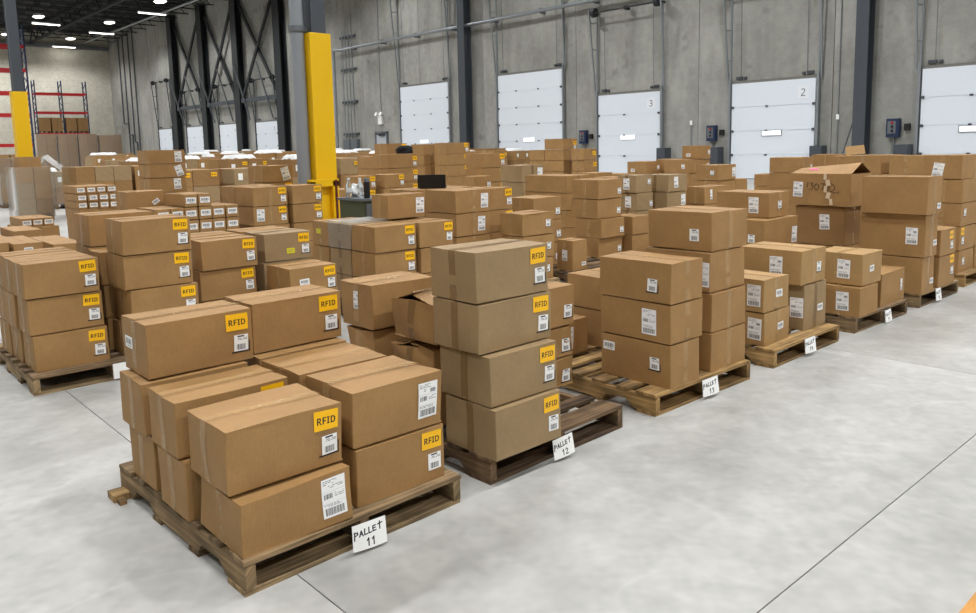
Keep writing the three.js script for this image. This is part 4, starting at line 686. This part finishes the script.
load('tall wrapped load left of the film-tented load', -26.2, -4.75, 1.2, 0.6, 1.45, { wrap: true, group: 'wrapped loads at left' });
load('wrapped load at the left picture edge', -28.2, -4.3, 1.2, 0.95, 1.4, { wrap: true, group: 'wrapped loads at left' });
load('brown load far behind the left yellow column', -28.6, -5.6, 1.1, 0.9, 1.45, { wrap: true, group: 'wrapped loads at left' });
{ part(tentLoad, 'film_band', mergeGeometries([sqbar([0.68, -0.1, 0.52], [0.3, 0.42, 0.1], 0.16, 0.01), sqbar([0.3, 0.42, 0.1], [0.68, -0.2, -0.5], 0.2, 0.01), sqbar([-0.5, 0.0, 0.4], [0.3, 0.42, 0.1], 0.12, 0.01)]), wrapFilm, [0, 1.06, 0]); }
load('wide flat-topped wrapped load behind the long cartons', -20.0, -5.15, 1.25, 1.25, 1.22, { nz: 3, group: 'wrapped loads at left' });
load('second wide wrapped load behind the long cartons', -20.1, -6.5, 1.2, 1.0, 1.2, { labels: true, group: 'wrapped loads at left' });
load('brown load in front of the left yellow column', -20.4, -4.0, 1.0, 0.72, 1.25, { wrap: true, group: 'wrapped loads at left' });
carton({ x: -20.5, z: -4.12, h0: 1.2502, lx: 0.6, lz: 0.44, h: 0.24, where: 'before the left yellow column', look: 'single brown cardboard box', group: 'boxes at far left' });
const rowsFar = [[-15.7, -5.6, 5, 1.3], [-18.4, -8.2, 8, 1.32], [-23.5, -7.6, 12, 1.38], [-28.5, -8.5, 13, 1.42], [-34, -9.5, 11, 1.44], [-41, -11.5, 10, 1.46], [-49, -13.5, 8, 1.48]];
rowsFar.forEach(([x, z0, n, top], r) => { for (let k = 0; k < n; k++) { const z = z0 - k * 1.38; if (z < -25.5) break; if (r < 2 && rnd() < 0.1) continue;
  load(`brown box load, ${['first', 'second', 'third', 'fourth', 'fifth', 'sixth', 'seventh', 'eighth', 'ninth', 'tenth', 'eleventh', 'twelfth', 'thirteenth'][k]} from left in the ${['nearest', 'second', 'third', 'fourth', 'fifth', 'sixth', 'farthest'][r]} far load row`, x + rr(-0.2, 0.2), z, 1.2, 1.1, Math.min(1.5, top + rr(-0.16, 0.06)), { film: rnd() < 0.38, ragged: rnd() < 0.4, labels: rnd() < 0.5, rfid: r < 2 && rnd() < 0.6, group: 'loads of the far rows ' + ['a', 'b', 'c', 'd', 'e', 'f', 'g'][r] }); } });
// pallet racks and high loads at the far end
function rack(label, x, zs, hgt, beams, depth) {
  const t = thing('pallet_rack', label, 'rack', [x, 0, 0], 0, 'red and blue pallet racks');
  for (const z of zs) { const g = [box(0.1, hgt, 0.1, 0, hgt / 2, z), box(0.1, hgt, 0.1, -depth, hgt / 2, z)]; for (let y = 0.3; y < hgt - 1; y += 1.2) g.push(sqbar([0, y, z], [-depth, y + 0.6, z], 0.05), sqbar([-depth, y + 0.6, z], [0, y + 1.2, z], 0.05)); part(t, 'upright', mergeGeometries(g), bluePaint); }
  for (const y of beams) for (let i = 0; i + 1 < zs.length; i++) for (const dx of [0, -depth]) part(t, 'beam', box(0.09, 0.22, Math.abs(zs[i + 1] - zs[i]) - 0.1, dx, y, (zs[i] + zs[i + 1]) / 2), redPaint);
  return t;
}
rack('tall red and blue pallet rack at the left edge', -60, [-13.0, -10.2, -7.4, -4.6], 10.1, [2.2, 4.2, 5.65, 7.15, 8.7], 1.1);
rack('low red and blue pallet rack before the block wall', -88, [-19.6, -22.0, -24.3], 8.9, [1.8, 3.6, 5.72, 7.58], 1.1);
['first', 'second', 'third', 'fourth'].forEach((w, i) => load(`dark load, ${w} from left on the shelf of the low rack`, -87.9, [-19.75, -20.86, -22.15, -23.22][i], 1.1, 0.98, 1.5, { y: 3.72, tone: 3, film: i % 2 === 0, group: 'loads on the low rack' }));
['first', 'second', 'third'].forEach((w, i) => load(`large wrapped load, ${w} from left before the low rack`, -80, -17.6 - i * 1.75, 1.6, 1.6, 3.4, { n: 3, tone: 3, wrap: true, group: 'large loads before the low rack' }));
load('large wrapped load at the right of the low rack', -80, -22.9, 1.8, 2.0, 3.3, { n: 3, tone: 3, wrap: true, group: 'large loads before the low rack' });
for (let i = 0; i < 2; i++) load(`brown load standing ${i ? 'right' : 'left'} under the tall left rack`, -60.1, -11.6 + i * 1.3, 0.9, 1.2, 1.6, { tone: 0, group: 'loads under the tall rack' });
for (const [l, c] of labelsSeen) if (c > 1) console.log('DUP', c, l);

renderer.render(scene, camera);
